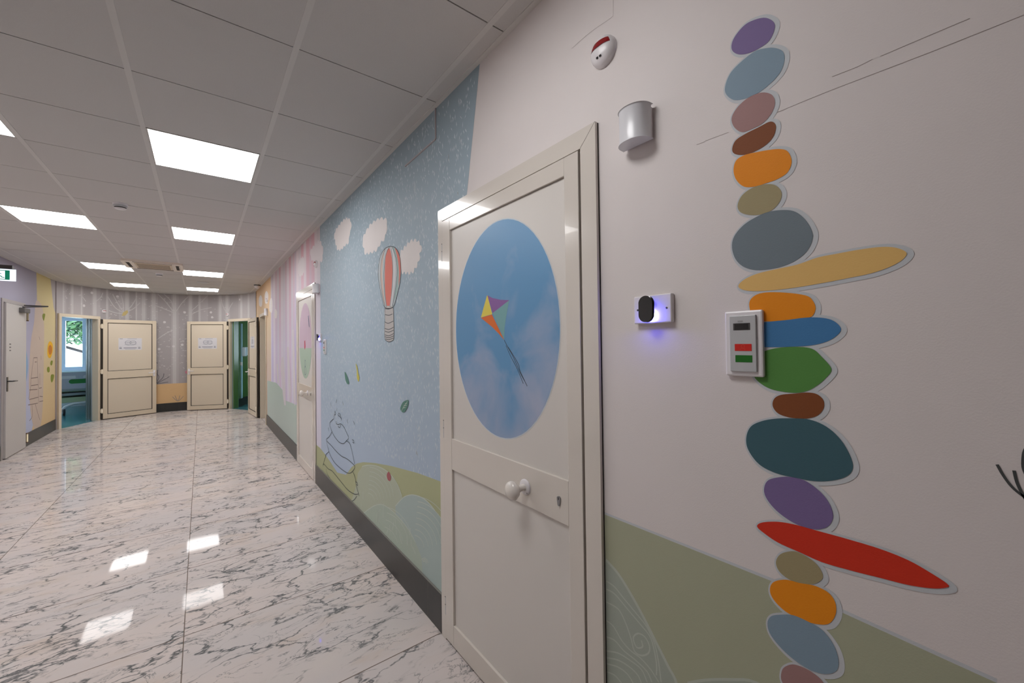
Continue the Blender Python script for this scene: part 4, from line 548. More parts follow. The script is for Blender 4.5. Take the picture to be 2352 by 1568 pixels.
    for z in (1.985, 1.075, .175):
        mb = MB(); mb.box((XF-.0026, y1-.0465, z-.045), (XF, y1-.0425, z+.045)); mb.use(1); mb.box((XF-.0032, y1-.0475, z+.004), (XF-.002, y1-.0415, z+.007)); mb.box((XF-.0032, y1-.0475, z+.043), (XF-.002, y1-.0415, z+.046))
        fin(mb, 'hinge', [plasticgrey, darkbrown])
    return root
closed_door('door_1', 0)
closed_door('door_2', 3.985)

# ================================================================ open cream doors of the rooms
def open_leaf(name, hinge, free, h=2.13, flip=False):
    hx, hy = hinge; dx, dy = free[0]-hx, free[1]-hy; w = math.hypot(dx, dy); rz = math.atan2(dy, dx)
    root = struct(empty(name, (hx, hy, 0), rz))
    # local frame: +x towards the free edge, the visible face at y = sgn*t
    sg = 1 if flip else -1
    def Bx(mb, x0, x1, y0, y1, z0, z1): mb.box((x0, sg*y0, z0), (x1, sg*y1, z1))
    f = MB(); t = .045
    for a, b, c, d in ((.012, .085, .015, h), (w-.075, w, .015, h), (.085, w-.075, h-.07, h), (.085, w-.075, .015, .11), (.085, w-.075, .86, 1.02)): Bx(f, a, b, 0, t, c, d)
    f.build('leaf_frame', cream2, root, bevel=.003)
    for z0, z1, nm in ((.11, .86, 'lower_panel'), (1.02, h-.07, 'upper_panel')):
        p = MB(); Bx(p, .085, w-.075, .008, t-.012, z0, z1); pn = p.build(nm, beigepanel, root)
        q = MB(); 
        Bx(q, .085, .095, .01, t-.002, z0, z1); Bx(q, w-.085, w-.075, .01, t-.002, z0, z1); Bx(q, .085, w-.075, .01, t-.002, z0, z0+.009); Bx(q, .085, w-.075, .01, t-.002, z1-.009, z1)
        q.build('panel_edge_strip', darkbrown, pn)  # dark border strips around each panel
    q = MB(); Bx(q, -.034, .012, .004, t-.012, .02, h); q.build('hinge_gap_strip', darkbrown, root)  # dark strip filling the hinge-side gap
    for z in (.19, 1.02, 1.98):
        q = MB(); q.tube([(-.006, sg*(t+.004), z-.05), (-.006, sg*(t+.004), z+.05)], .013, 10); Bx(q, -.03, .03, t-.004, t+.006, z-.035, z+.035); q.build('hinge', cream2, root)
    q = MB(); Bx(q, w-.062, w-.022, t, t+.006, .86, 1.0); q.tube([(w-.042, sg*(t+.004), .945), (w-.042, sg*(t+.05), .945), (w-.06, sg*(t+.056), .945), (w-.165, sg*(t+.056), .942)], .009, 10)
    lv = q.build('lever_handle', plastic, root)
    q = MB(); q.lathe([(.012, 0), (.012, .004), (0, .0045)], lambda u, v, hh: (w-.025+u, sg*(t+hh), .955+v), 12); tag(q.build('privacy_button', mat('red_button', (190, 90, 80)), root), 'small red dot beside the handle')
    return root, w, t, sg
leafs = [open_leaf('door_3', (-1.695, 11.985), (-.85, 12.36)), open_leaf('door_4', (.525, 11.96), (-.255, 12.31), flip=True), open_leaf('door_5', (.975, 9.99), (.893, 10.87), flip=True)]

def jamb(mb, p, q, z0, z1, d):   # box along p->q (xy) with thickness d inwards
    (x0, y0), (x1, y1) = p, q; l = math.hypot(x1-x0, y1-y0); nx, ny = (y1-y0)/l*d, -(x1-x0)/l*d
    b = [(x0, y0), (x1, y1), (x1+nx, y1+ny), (x0+nx, y0+ny)]; n = len(mb.v)
    mb.v += [(x, y, z0) for x, y in b] + [(x, y, z1) for x, y in b]
    for f in ((0, 1, 2, 3), (7, 6, 5, 4), (0, 4, 5, 1), (1, 5, 6, 2), (2, 6, 7, 3), (3, 7, 4, 0)): mb.face([n+i for i in f])
def door_frame(name, A, B, d=.1):   # A left jamb, B right jamb seen from the hall
    root = struct(empty(name, ((A[0]+B[0])/2, (A[1]+B[1])/2, 0))); inv = Matrix.Translation((-(A[0]+B[0])/2, -(A[1]+B[1])/2, 0))
    ux, uy = B[0]-A[0], B[1]-A[1]; l = math.hypot(ux, uy); ux /= l; uy /= l
    for nm, p, q, z0, z1 in (('jamb', A, (A[0]+ux*.055, A[1]+uy*.055), 0, 2.185), ('jamb', (B[0]-ux*.055, B[1]-uy*.055), B, 0, 2.185), ('header', (A[0]+ux*.055, A[1]+uy*.055), (B[0]-ux*.055, B[1]-uy*.055), 2.125, 2.185)):
        mb = MB(); jamb(mb, p, q, z0, z1, -d); jamb(mb, p, q, z0, z1, .012); o = mb.build(nm, cream2, root, bevel=.002); o.matrix_parent_inverse = inv
    return root
cwp = lambda t, off=0: cw(t, 0, off)[:2]
door_frame('door_6', cwp(170.1, .02), cwp(135.2, .02))
door_frame('door_7', cwp(44.6, .02), cwp(14.0, .02))
door_frame('door_8', (XR-.012, 9.96), (XR-.012, 9.0), .13)

# ================================================================ flush door on the left wall
root = struct(empty('door_9', (XL, 8.99, 0))); inv = Matrix.Translation((-XL, -8.99, 0))
grey_leaf = mat('pale_grey_steel_door', (196, 192, 188), rough=.35)
def add9(mb, nm, m, parent=root, bevel=0, label=None):
    o = mb.build(nm, m, parent, bevel)
    if parent is root: o.matrix_parent_inverse = inv
    return tag(o, label)
mb = MB(); mb.box((XL, 8.585, .01), (XL+.035, 9.385, 2.16)); leaf9 = add9(mb, 'door_leaf', grey_leaf, bevel=.003)
mb = MB(); mb.box((XL, 8.52, 0), (XL+.012, 8.575, 2.22)); mb.box((XL, 9.40, 0), (XL+.012, 9.46, 2.22)); mb.box((XL, 8.575, 2.17), (XL+.012, 9.40, 2.22)); add9(mb, 'door_casing', mat('grey_frame', (170, 164, 162), rough=.4))
for z in (.15, 2.02):
    mb = MB(); mb.tube([(XL+.042, 9.405, z-.06), (XL+.042, 9.405, z+.06)], .013, 10); mb.use(1); mb.tube([(XL+.042, 9.405, z+.06), (XL+.042, 9.405, z+.075)], .0145, 10); mb.tube([(XL+.042, 9.405, z-.075), (XL+.042, 9.405, z-.06)], .0145, 10)
    add9(mb, 'hinge', [mat('brass_steel', (196, 182, 150), rough=.3, metal=.6), mat('hinge_brown', (96, 66, 44), rough=.5)])
mb = MB(); mb.box((XL+.035, 8.60, .93), (XL+.043, 8.64, 1.13)); mb.tube([(XL+.04, 8.62, 1.07), (XL+.09, 8.62, 1.07), (XL+.095, 8.64, 1.07), (XL+.095, 8.75, 1.065)], .010, 10)
add9(mb, 'lever_handle', black, leaf9, label='black lever handle with long plate')
mb = MB(); mb.box((XL+.035, 9.06, 2.06), (XL+.095, 9.30, 2.13)); cl = add9(mb, 'door_closer', mat('closer_grey', (104, 102, 100), rough=.35, metal=.4), leaf9, .006, label='grey door closer box')
mb = MB(); mb.tube([(XL+.06, 9.10, 2.14), (XL+.30, 9.19, 2.165)], .009, 8); mb.tube([(XL+.30, 9.19, 2.168), (XL+.02, 9.36, 2.185)], .009, 8); mb.build('closer_arm', darkgrey, cl)
mb = MB()
for k in range(3): mb.box((XL+.0351, 8.70, 1.49+.045*k), (XL+.0358, 8.76, 1.505+.045*k))
mb.build('door_lettering', darkgrey, leaf9)

# ================================================================ things on the right wall
def wall_light(y0, y1, z0, z1, label):
    c = (y0+y1)/2; w = (y1-y0)/2
    root = empty('wall_lamp', (XR, c, z0), label=label, cat='lamp', group='white wall lamps beside the doors')
    mb = MB(); mb.box((-.012, -w*.92, .004), (0, w*.92, z1-z0-.004)); mb.build('back_plate', plastic, root, .003)
    mb = MB(); n = 18; out = [(-.012-.048*math.sin(PI*k/n)**.7 if 0 < k < n else -.012, w*math.cos(PI*k/n)) for k in range(n+1)]
    mb.prism(out, lambda x, y, z: (x, y, z), 0, z1-z0, True)
    mb.build('half_round_shade', mat('opal_grey_shade', (216, 216, 220), rough=.3, coat=.15), root, .003)
    return root
wall_light(.640, .734, 2.075, 2.172, 'half round wall lamp right of the kite door, below the red banded siren')
wall_light(4.62, 4.745, 2.075, 2.172, 'half round wall lamp beside the closed door on the pink striped wall')
wall_light(8.80, 8.92, 2.10, 2.23, 'half round wall lamp at the far doorway on the orange wall')

def siren(P, yaw_, label, r=.046):
    root = empty('alarm_siren', P, yaw_, label=label, cat='siren', group='round alarm sounders above the doors')
    fn = lambda u, v, h: (-h, u, v)
    mb = MB(); mb.lathe([(r, 0), (r*.99, .010), (r*.90, .0185), (r*.70, .025), (r*.40, .0292), (0, .0305)], fn, 36)
    mb.build('housing', plastic, root)
    mb = MB(); k = []
    N = 16
    def sh(u, v):        # dome height at u,v
        q = min(1, math.hypot(u, v)/r); return .0305*max(0, 1-q**3.2)**.55+.0008
    for i in range(N):
        for j in range(2):
            pass
    v0, v1 = .006, .024
    grid = []
    for i in range(N+1):
        row = []
        for j in range(4):
            v = v0*r/.046+(v1-v0)*r/.046*j/3; lim = math.sqrt(max(0, r*r-v*v)); u = -lim*.999+2*lim*.999*i/N
            row.append((-sh(u, v)-.0006, u, v))
        grid.append(row)
    for i in range(N):
        for j in range(3): mb.poly([grid[i][j], grid[i+1][j], grid[i+1][j+1], grid[i][j+1]])
    tag(mb.build('lens_band', mat('dark_red_lens', (140, 22, 28), rough=.15, coat=.5), root), 'dark red lens band')
    mb = MB()
    for u in (-.008, .004): mb.box((-sh(0, -.024*r/.046)-.0008, u, -.027*r/.046), (-sh(0, -.024*r/.046)+.006, u+.006, -.022*r/.046))
    mb.build('sounder_slots', black, root)
    return root
siren((XR, .808, 2.42), 0, 'round white siren with red band high on the wall above the kite door corner')
siren((XR, 4.76, 2.405), 0, 'small siren above the lamp on the pink striped wall', .042)
siren((XR, 8.86, 2.40), 0, 'tiny siren high on the orange painted wall', .04)
def face(t): return R(t)
siren(cw(132, 2.30, 0), face(132), 'small siren on the grey forest wall above the left open door', .04)
siren(cw(46, 2.30, 0), face(46), 'small siren on the grey forest wall above the right doorway', .04)

def reader(y, z, label, w=.116):
    root = empty('call_reader', (XR, y, z), label=label, cat='door reader', group='door readers with blue light')
    mb = MB(); mb.box((-.016, -w/2, -.039), (0, w/2, .039)); mb.build('back_plate', plastic, root, .003)
    for s in (-1, 1):
        q = MB(); q.lathe([(.003, 0), (.003, .0008), (0, .001)], lambda u, v, h: (-.016-h, s*w*.385+u, v), 12); q.build('screw', darkgrey, root)
    mb = MB(); n = 28; out = []
    for k in range(n):
        t = 2*PI*k/n; a, b = .0165*math.cos(t), .0165*math.sin(t); out.append((a+.007, b+(.0150 if b > 0 else -.0150)))
    for d0, d1, g_ in ((.010, .021, 0),): mb.prism(grow(out, g_), lambda u, v, d: (-.016-d, u, v), d0, d1, True)
    mb.box((-.028, .004, -.006), (-.015, .014, .014))
    mb.build('reader_body', black, root, .008)
    mb = MB(); mb.prism([(-.002+.010*math.cos(2*PI*k/12), -.019+.010*math.sin(2*PI*k/12)) for k in range(12)], lambda u, v, d: (-.016-d, u, v), .0035, .0085)
    tag(mb.build('blue_light', mat('blue_led', (60, 60, 255), emit=(86, 84, 255), es=190), root), 'glowing blue light behind the reader')
    return root
reader(.648, 1.601, 'glowing blue reader on a white plate between the kite door and the pebbles')
reader(4.60, 1.60, 'glowing blue reader beside the far closed door on the pink wall')

def call_panel(y, z, label, w=.082, h=.152):
    root = empty('nurse_call_unit', (XR, y, z), label=label, cat='nurse call', group='nurse call units with red and green buttons')
    mb = MB(); mb.box((-.012, -w/2, -h/2), (0, w/2, h/2)); mb.build('outer_frame', plastic, root, .004)
    mb = MB(); mb.box((-.017, -w/2+.012, -h/2+.011), (-.010, w/2-.013, h/2-.011)); mb.build('inner_plate', plasticgrey, root, .0015)
    X = -.0176
    def pad(nm, y0, y1, z0, z1, m, label=None, X=X, par=root):
        q = MB(); q.box((X, y0, z0), (-.016, y1, z1)); return tag(q.build(nm, m, par), label)
    d = pad('display_bezel', -.017, .019, .031, .047, darkgrey)
    pad('display', -.013, .0155, .0325, .0455, black, 'dark display window', X-.0004, d)
    pad('logo_patch', -.002, .009, .050, .053, mat('logo_grey', (150, 150, 150), rough=.4))
    rb = pad('red_button', -.0195, .0165, -.017, -.001, mat('signal_red', (206, 28, 14), rough=.35), 'red button with a nurse symbol')
    q = MB(); fn = lambda u, v, o: (X-.0003, u, v); nurse = mat('nurse_line', (222, 84, 60), rough=.4)
    q.ribbon([(-.0015+.0035*math.cos(t*PI/8), -.0065+.0038*math.sin(t*PI/8)) for t in range(-3, 12)], .0007, fn, 0); q.ribbon([(-.006, -.0145), (-.004, -.0115), (0, -.0108), (.003, -.0115), (.005, -.0145)], .0007, fn, 0); q.build('nurse_symbol', nurse, rb)
    pad('green_button', -.0205, .0155, -.043, -.027, mat('signal_green', (14, 104, 14), rough=.35), 'green button')
    return root
call_panel(.4155, 1.504, 'white nurse call unit with red and green buttons overlapping the painted pebbles')
call_panel(4.39, 1.50, 'small white nurse call unit with red button on the far blue mural')

# ================================================================ ceiling things
KY = [round(k, 3) for k in KY]
names = {(3, 3.09): 'large square ceiling light nearest the camera, above the kite door side', (1, 3.09): 'square ceiling light cut by the left edge of the photo, nearest on the left row', (3, 5.485): 'square ceiling light in the right row, second from the camera', (1, 5.485): 'square ceiling light in the left row, second from the camera, left of the round detector',
 (3, 8.47): 'square ceiling light touching the right side of the air conditioner', (3, .7): 'square ceiling light overhead, just above the top edge of the photo', (1, 8.47): 'square ceiling light touching the left side of the air conditioner', (1, 10.85): 'farthest ceiling light of the left row near the curved wall', (3, 10.85): 'farthest ceiling light of the right row near the curved wall'}
for (i, y0), lab in names.items():
    x0, x1 = RX[i], RX[i+1]; y1 = KY[KY.index(y0)+1]
    root = empty('ceiling_light', ((x0+x1)/2, (y0+y1)/2, ZC), label=lab, cat='ceiling light', group='square ceiling lights')
    hx, hy = (x1-x0)/2, (y1-y0)/2
    mb = MB(); e = .013
    mb.box((-hx+e, -hy+.004, -.001), (hx-e, -hy+.014, .012)); mb.box((-hx+e, hy-.014, -.001), (hx-e, hy-.004, .012)); mb.box((-hx+e, -hy+.014, -.001), (-hx+e+.006, hy-.014, .012)); mb.box((hx-e-.006, -hy+.014, -.001), (hx-e, hy-.014, .012))
    mb.build('frame', ceilbar, root)
    mb = MB(); mb.box((-hx+e+.006, -hy+.014, .001), (hx-e-.006, hy-.014, .011)); mb.build('diffuser', lamp, root)

def cassette():
    root = empty('air_conditioner', (-.575, 8.15, ZC), label='cream ceiling cassette air conditioner between two lights', cat='air conditioner')
    acm = mat('aged_cream_plastic', (236, 226, 212), rough=.4)
    def rr(h, r, n=5):
        return [(sx*(h-r)+r*math.cos(a+k*PI/2/n), sy*(h-r)+r*math.sin(a+k*PI/2/n)) for sx, sy, a in ((1, 1, 0), (-1, 1, PI/2), (-1, -1, PI), (1, -1, 1.5*PI)) for k in range(n+1)]
    mb = MB(); mb.prism(rr(.345, .06), lambda x, y, z: (x, y, z), -.030, .002, True); mb.build('front_panel', acm, root, .004)
    for k in range(4):
        a = k*PI/2; c, s = math.cos(a), math.sin(a); rot = lambda x, y, z: (x*c-y*s, x*s+y*c, z)
        mb = MB(); mb.prism([(-.22, -.310), (.22, -.310), (.22, -.262), (-.22, -.262)], rot, -.0315, -.028); sl = mb.build('outlet_slot', darkbrown, root)
        mb = MB(); mb.prism([(-.215, -.308), (.215, -.308), (.215, -.300), (-.215, -.300)], rot, -.034, -.031); mb.build('flap', acm, sl)
    mb = MB(); mb.prism([(-.21, -.21), (.21, -.21), (.21, .21), (-.21, .21)], lambda x, y, z: (x, y, z), -.036, -.029); gr = mb.build('intake_grille', mat('beige_grille', (214, 198, 174), rough=.5), root, .003)
    mb = MB()
    for k in range(11): mb.box((-.19, -.186+.035*k, -.0375), (.19, -.178+.035*k, -.0355))
    mb.build('grille_slots', mat('grille_shadow', (120, 104, 88), rough=.6), gr)
cassette()
def detector(x, y, label, r=.052):
    root = empty('smoke_detector', (x, y, ZC), label=label, cat='smoke detector', group='round smoke detectors on the ceiling')
    mb = MB(); mb.lathe([(r, .002), (r, -.014), (r*.93, -.016)], lambda u, v, h: (u, v, h), 28); mb.build('base', plastic, root)
    mb = MB(); mb.lathe([(r*.93, -.015), (r*.92, -.030), (r*.78, -.034)], lambda u, v, h: (u, v, h), 28); mb.build('collar', plasticgrey, root)
    mb = MB(); mb.lathe([(r*.78, -.033), (r*.76, -.042)], lambda u, v, h: (u, v, h), 28); mb.build('sensor_slot', darkbrown, root)
    mb = MB(); mb.lathe([(r*.80, -.042), (r*.70, -.049), (0, -.051)], lambda u, v, h: (u, v, h), 28); mb.build('cap', plastic, root)
detector(-.57, 4.86, 'round smoke detector on the near ceiling between the light rows')
detector(-.575, 9.08, 'round smoke detector just beyond the air conditioner')
root = empty('ceiling_speaker', (.03, 9.9, ZC), label='flat round grey disc on the ceiling beyond the air conditioner', cat='speaker')
mb = MB(); mb.lathe([(.10, .002), (.10, -.006), (.09, -.010), (0, -.010)], lambda u, v, h: (u, v, h), 28); mb.build('speaker_grille', plasticgrey, root)
root = empty('dome_camera', (.93, 9.75, ZC), label='small round dome fitting where the ceiling meets the orange wall', cat='camera')
mb = MB(); mb.lathe([(.062, .002), (.062, -.014), (.056, -.018)], lambda u, v, h: (u, v, h), 24); mb.build('mount_ring', black, root)
mb = MB(); mb.lathe([(.055, -.017), (.054, -.045), (.040, -.065), (.02, -.074), (0, -.076)], lambda u, v, h: (u, v, h), 24); mb.build('dome', plastic, root)

# exit sign on the left wall, standing out into the hall
root = empty('exit_sign', (XL, 7.9, 2.46), label='lit green emergency exit sign with a running figure above the left door', cat='exit sign')
mb = MB(); mb.box((0, -.03, .075), (.262, .045, .125)); mb.box((0, -.035, .06), (.025, .05, .14)); mb.build('bracket_housing', darkgrey, root, .004)
signw = mat('sign_white', (240, 250, 255), emit=(225, 240, 255), es=1.1, rough=.3); signg = mat('sign_green', (0, 120, 90), emit=(0, 128, 96), es=.55, rough=.3)
mb = MB(); mb.box((.0, -.006, -.075), (.285, .006, .075)); pn = mb.build('sign_panel', signw, root)
mb = MB(); fy = -.0066
def sq(x0, x1, z0, z1, y=fy): mb.poly([(x0, y, z0), (x1, y, z0), (x1, y, z1), (x0, y, z1)])
sq(.02, .235, .052, .060); sq(.02, .235, -.060, -.052); sq(.195, .235, -.060, .060); sq(.02, .055, -.06, .06)
cx_ = .135
mb.poly([(cx_+.012*math.cos(2*PI*k/12)-.01, fy, .036+.010*math.sin(2*PI*k/12)) for k in range(12)])
fn = lambda a, b, o: (a, fy-.0002, b)
mb.ribbon([(cx_-.004, .024), (cx_+.010, -.006)], .018, fn, 0)
mb.ribbon([(cx_-.035, .012), (cx_-.012, .024), (cx_+.012, .022), (cx_+.032, .010)], .007, fn, 0)
mb.ribbon([(cx_+.006, -.004), (cx_+.030, -.020), (cx_+.034, -.030), (cx_+.056, -.034)], .009, fn, 0)
mb.ribbon([(cx_+.010, -.006), (cx_-.008, -.028), (cx_-.034, -.042)], .009, fn, 0)
tag(mb.build('running_figure', signg, pn), 'green running figure and door')

# paper notices on the open doors
def notice(lf, label):
    root, w, t, sg = lf
    mb = MB(); pw, ph = .40, .26; cx, cz = w*.5, 1.60
    f = lambda x, z, o: (cx-sg*x*1, sg*(t-.012+.0012+o), cz+z)
    mb.prism([(-pw/2, -ph/2), (pw/2, -ph/2), (pw/2, ph/2), (-pw/2, ph/2)], lambda x, z, d: (cx+x, sg*(t-.012+d), cz+z), .0003, .0012)
    mb.use(1)
    k = -1 if sg > 0 else 1
    ff = lambda x, z, o: (cx+k*x, sg*(t-.012+.0016), cz+z)
    mb.ribbon([(-.18, .115), (-.13, .115)], .010, ff, 0); mb.ribbon([(-.05, .115), (.11, .115)], .007, ff, 0)
    for c in (-.035, .045): mb.ribbon([(c+.055*math.cos(2*PI*i/20)+0, .03+.045*math.sin(2*PI*i/20)) for i in range(21)], .006, ff, 0)
    for i in range(7): mb.ribbon([(-.085+.028*i, .065), (-.080+.028*i, -.01)], .004, ff, 0)
    mb.ribbon([(-.09, .03), (.10, .04)], .005, ff, 0); mb.ribbon([(-.10, -.01), (-.02, -.03), (.06, -.02), (.11, .0)], .005, ff, 0)
    mb.ribbon([(-.115, -.085), (.11, -.085)], .016, ff, 0); mb.ribbon([(-.09, -.112), (.09, -.112)], .006, ff, 0)
    for c in (-.165, .155): mb.ribbon([(c-.02, -.09), (c+.02, -.09)], .022, ff, 0); mb.ribbon([(c-.02, -.065), (c+.015, -.065)], .006, ff, 0)
    o = mb.build('paper_notice', [mat('notice_paper', (212, 210, 214), rough=.6), mat('notice_grey', (136, 138, 148), rough=.7)])
    o.matrix_world = Matrix.Translation(root.location) @ Matrix.Rotation(root.rotation_euler.z, 4, 'Z')
    return tag(o, label, 'notice', 'printed plans on the open doors')
notice(leafs[0], 'printed plan sheet on the left open door by the bed room')
notice(leafs[1], 'printed plan sheet on the middle open door right of the forest wall')
notice(leafs[2], 'printed plan sheet on the narrow open door seen nearly edge on')

# ================================================================ the bed room behind the left doorway
mb = MB()
mb.poly([(-4.8, 10.4, -.002), (-1.3, 10.4, -.002), (-1.3, 15.4, -.002), (-4.8, 15.4, -.002)])
mb.poly([(cw(169.6, 0, 0)[0], cw(169.6, 0, 0)[1], .001), (cw(137, 0, 0)[0], cw(137, 0, 0)[1], .001), (-1.3, 12.9, .001), (-1.3, 15.3, .001), (-4.8, 15.3, .001), (-4.8, 11.0, .001)])
struct(mb.build('floor_bed_room', tealfloor))
mb = MB()
mb.box((-4.9, 10.3, 0), (-4.8, 12.6, 2.92)); mb.box((-4.9, 14.6, 0), (-4.8, 15.5, 2.92)); mb.box((-4.9, 12.6, 0), (-4.8, 14.6, .7)); mb.box((-4.9, 12.6, 2.5), (-4.8, 14.6, 2.92)); mb.box((-4.8, 10.3, 0), (XL-.2, 10.4, 2.92)); mb.box((-1.3, 12.5, 0), (-1.2, 15.5, 2.92))
wx0, wx1, wz0, wz1 = -4.40, -2.44, .95, 2.33  # left part runs on out of view, widened to let in more daylight
mb.box((-4.9, 15.3, 0), (wx0, 15.5, 2.92)); mb.box((wx1, 15.3, 0), (-1.2, 15.5, 2.92)); mb.box((wx0, 15.3, 0), (wx1, 15.5, wz0)); mb.box((wx0, 15.3, wz1), (wx1, 15.5, 2.92))
struct(mb.build('wall_bed_room', roomwhite))
mb = MB(); mb.box((-4.9, 10.3, 2.90), (-1.2, 15.5, 2.95)); struct(mb.build('ceiling_bed_room', roomwhite))
mb = MB(); jamb(mb, (-1.79, 11.975), (-2.005, 12.46), 0, 2.9, .06); mb.use(1)
for k in range(3): a = .25+.27*k; jamb(mb, (-1.79-.215*a, 11.975+.485*a), (-1.79-.215*(a+.03), 11.975+.485*(a+.03)), 0, 2.7, -.006)
struct(mb.build('wall_bed_room_screen', [greygreen, mat('screen_edge', (100, 108, 102), rough=.4)]))
root = struct(empty('window_1', ((wx0+wx1)/2, 15.3, wz0)))
wfm = mat('pale_blue_window_frame', (196, 214, 236), rough=.3)
W2 = (wx1-wx0)/2; Hh = wz1-wz0
mb = MB(); fw = .085
mb.box((-W2, -.02, 0), (-W2+fw, .06, Hh)); mb.box((W2-fw, -.02, 0), (W2, .06, Hh)); mb.box((-W2+fw, -.02, 0), (W2-fw, .06, fw)); mb.box((-W2+fw, -.02, Hh-fw), (W2-fw, .06, Hh)); [mb.box((q-.045, -.02, fw), (q+.045, .06, Hh-fw)) for q in (-.27, .54)]; mb.build('window_frame', wfm, root, .004)
gl = bpy.data.materials.new('window_glass'); gl.use_nodes = True; nb = gl.node_tree.nodes['Principled BSDF']; nb.inputs['Base Color'].default_value = (1, 1, 1, 1); nb.inputs['Transmission Weight'].default_value = 1; nb.inputs['Roughness'].default_value = 0; nb.inputs['IOR'].default_value = 1.02
mb = MB(); mb.box((-W2+fw, .018, fw), (W2-fw, .022, Hh-fw)); mb.build('pane', gl, root)
mb = MB(); mb.box((-W2-.05, -.12, -.035), (W2+.05, .0, 0)); mb.build('window_sill', wfm, root, .003)

def hospital_bed():
    bx, by = -2.25, 13.35
    root = empty('hospital_bed', (bx, by, 0), R(14), label='white and green hospital bed seen through the left doorway', cat='bed')
    wp = mat('bed_white', (222, 226, 232), rough=.3); gp = mat('bed_green', (30, 130, 60), rough=.35); gm = mat('bed_grey_metal', (150, 165, 170), rough=.35, metal=.3); pale = mat('bed_pale_green', (176, 196, 160), rough=.5)
    # headboard: rounded plate with two hand slots and a green inlay
    mb = MB(); out = [(-.47, .56), (.47, .56), (.50, .62), (.49, .90), (.44, .965), (-.44, .965), (-.49, .90), (-.50, .62)]
    mb.prism(out, lambda x, z, d: (x, d, z), -.02, .02); hb = mb.build('headboard', mat('bed_board', (186, 192, 206), rough=.35), root, .008)
    for c in (-.24, .24):
        mb = MB(); mb.prism([(c-.17, .83), (c+.17, .83), (c+.185, .85), (c+.17, .895), (c-.17, .895), (c-.185, .85)], lambda x, z, d: (x, d, z), -.024, -.018); mb.build('hand_slot', wp, hb)
    mb = MB(); n = 8; mb.prism([(-.20-.05*math.sin(PI*k/n), .765-.05*math.cos(PI*k/n)) for k in range(n+1)][::-1]+[(.34, .715), (.34, .815)], lambda x, z, d: (x+.08, d, z), -.025, -.018); mb.build('green_inlay', gp, hb)
    mb = MB(); mb.box((-.44, .05, .52), (.44, 1.95, .66)); mb.build('mattress', pale, root, .03)
    mb = MB(); mb.box((-.44, .03, .44), (.44, 2.0, .50)); mb.box((-.46, -.05, .56), (.46, -.02, .60)); mb.build('bed_frame', gm, root, .005)
    for s in (-1, 1):
        mb = MB(); mb.tube([(s*.47, .5, .60), (s*.47, .5, .86), (s*.47, 1.3, .86), (s*.47, 1.3, .60)], .014); mb.tube([(s*.47, .5, .73), (s*.47, 1.3, .73)], .012); mb.build('side_rail', wp, root)
    mb = MB(); mb.box((-.30, .06, .28), (.30, 1.8, .40)); mb.build('lift_mechanism', pale, root, .01)
    mb = MB(); mb.box((.10, -.04, .50), (.22, .02, .56)); tag(mb.build('red_release_handle', mat('release_red', (150, 20, 30), rough=.4), root), 'red release handle')
    mb = MB(); mb.tube([(-.28, .0, .13), (-.22, .0, .20), (-.08, 0, .26), (.12, 0, .27), (.24, 0, .24), (.32, 0, .14)], .028); mb.tube([(-.26, 1.8, .14), (0, 1.8, .25), (.32, 1.8, .14)], .028); mb.tube([(0, 0, .25), (0, 1.8, .25)], .03); mb.build('undercarriage', wp, root)
    for x in (-.24, .30):
        for y in (0, 1.8):
            mb = MB(); mb.lathe([(.0, -.022), (.045, -.022), (.075, -.018), (.075, .018), (.045, .022), (0, .022)], lambda u, v, h: (x+h, y+u, .075+v), 20); w_ = mb.build('castor', mat('castor_rubber', (60, 66, 72), rough=.5), root)
            mb = MB(); mb.lathe([(.04, -.026), (.04, .026)], lambda u, v, h: (x+h, y+u, .075+v), 16); mb.build('castor_hub', wp, w_)
hospital_bed()

# ================================================================ the room behind the right doorway
mb = MB(); mb.poly([(cw(43.5, 0)[0], cw(43.5, 0)[1], .001), (.5, 12.3, .001), (.5, 15, .001), (4, 15, .001), (4, 11.3, .001), (cw(14.5, 0, 0)[0]+.05, 11.24, .001), cw(14.5, 0, 0)[:2]+(.001,)]); struct(mb.build('floor_side_room', tealfloor))
mb = MB(); mb.box((.3, 15, 0), (4.1, 15.1, 2.92)); mb.box((4, 11, 0), (4.1, 12, 2.92)); mb.box((4, 14, 0), (4.1, 15.1, 2.92)); mb.box((4, 12, 0), (4.1, 14, .95)); mb.box((4, 12, 2.33), (4.1, 14, 2.92)); mb.box((1.25, 11.0, 0), (4.1, 11.1, 2.92)); mb.box((.3, 12.5, 0), (.4, 15.1, 2.92)); mb.box((.3, 10.9, 2.90), (4.1, 15.1, 2.95)); struct(mb.build('wall_side_room', greenwall))
mb = MB(); jamb(mb, (.60, 11.92), (.70, 12.05), 0, 2.7, .05); jamb(mb, (.72, 12.05), (1.32, 13.5), 0, 2.7, -.05); mb.use(1); jamb(mb, (.722, 12.05), (1.322, 13.5), 0, .2, .012)
wsr = struct(mb.build('wall_side_room_partition', [greenwall, slate]))
mb = MB(); jamb(mb, (.605, 11.915), (.73, 12.075), 0, 2.68, .02); struct(mb.build('trim_2', mat('blue_grey_jamb', (120, 134, 142), rough=.3)))
mb = MB(); jamb(mb, (.80, 12.235), (.83, 12.308), .2, 2.1, .02); o = mb.build('reflection_strip', mat('pale_blue_strip', (170, 205, 222), rough=.25), wsr); tag(o, 'pale vertical strip painted as a window reflection')  # pale strip standing in for a window reflection on the glossy wall
d = Vector((.6, 1.45)).normalized(); nrm = Vector((d.y, -d.x))
def on_part(s, out=0): p = Vector((.72, 12.05))+d*s+nrm*out; return (p.x, p.y)
root = empty('soap_dispenser', on_part(.30)+(1.28,), math.atan2(d.y, d.x), label='pale wall dispenser inside the right doorway', cat='dispenser')
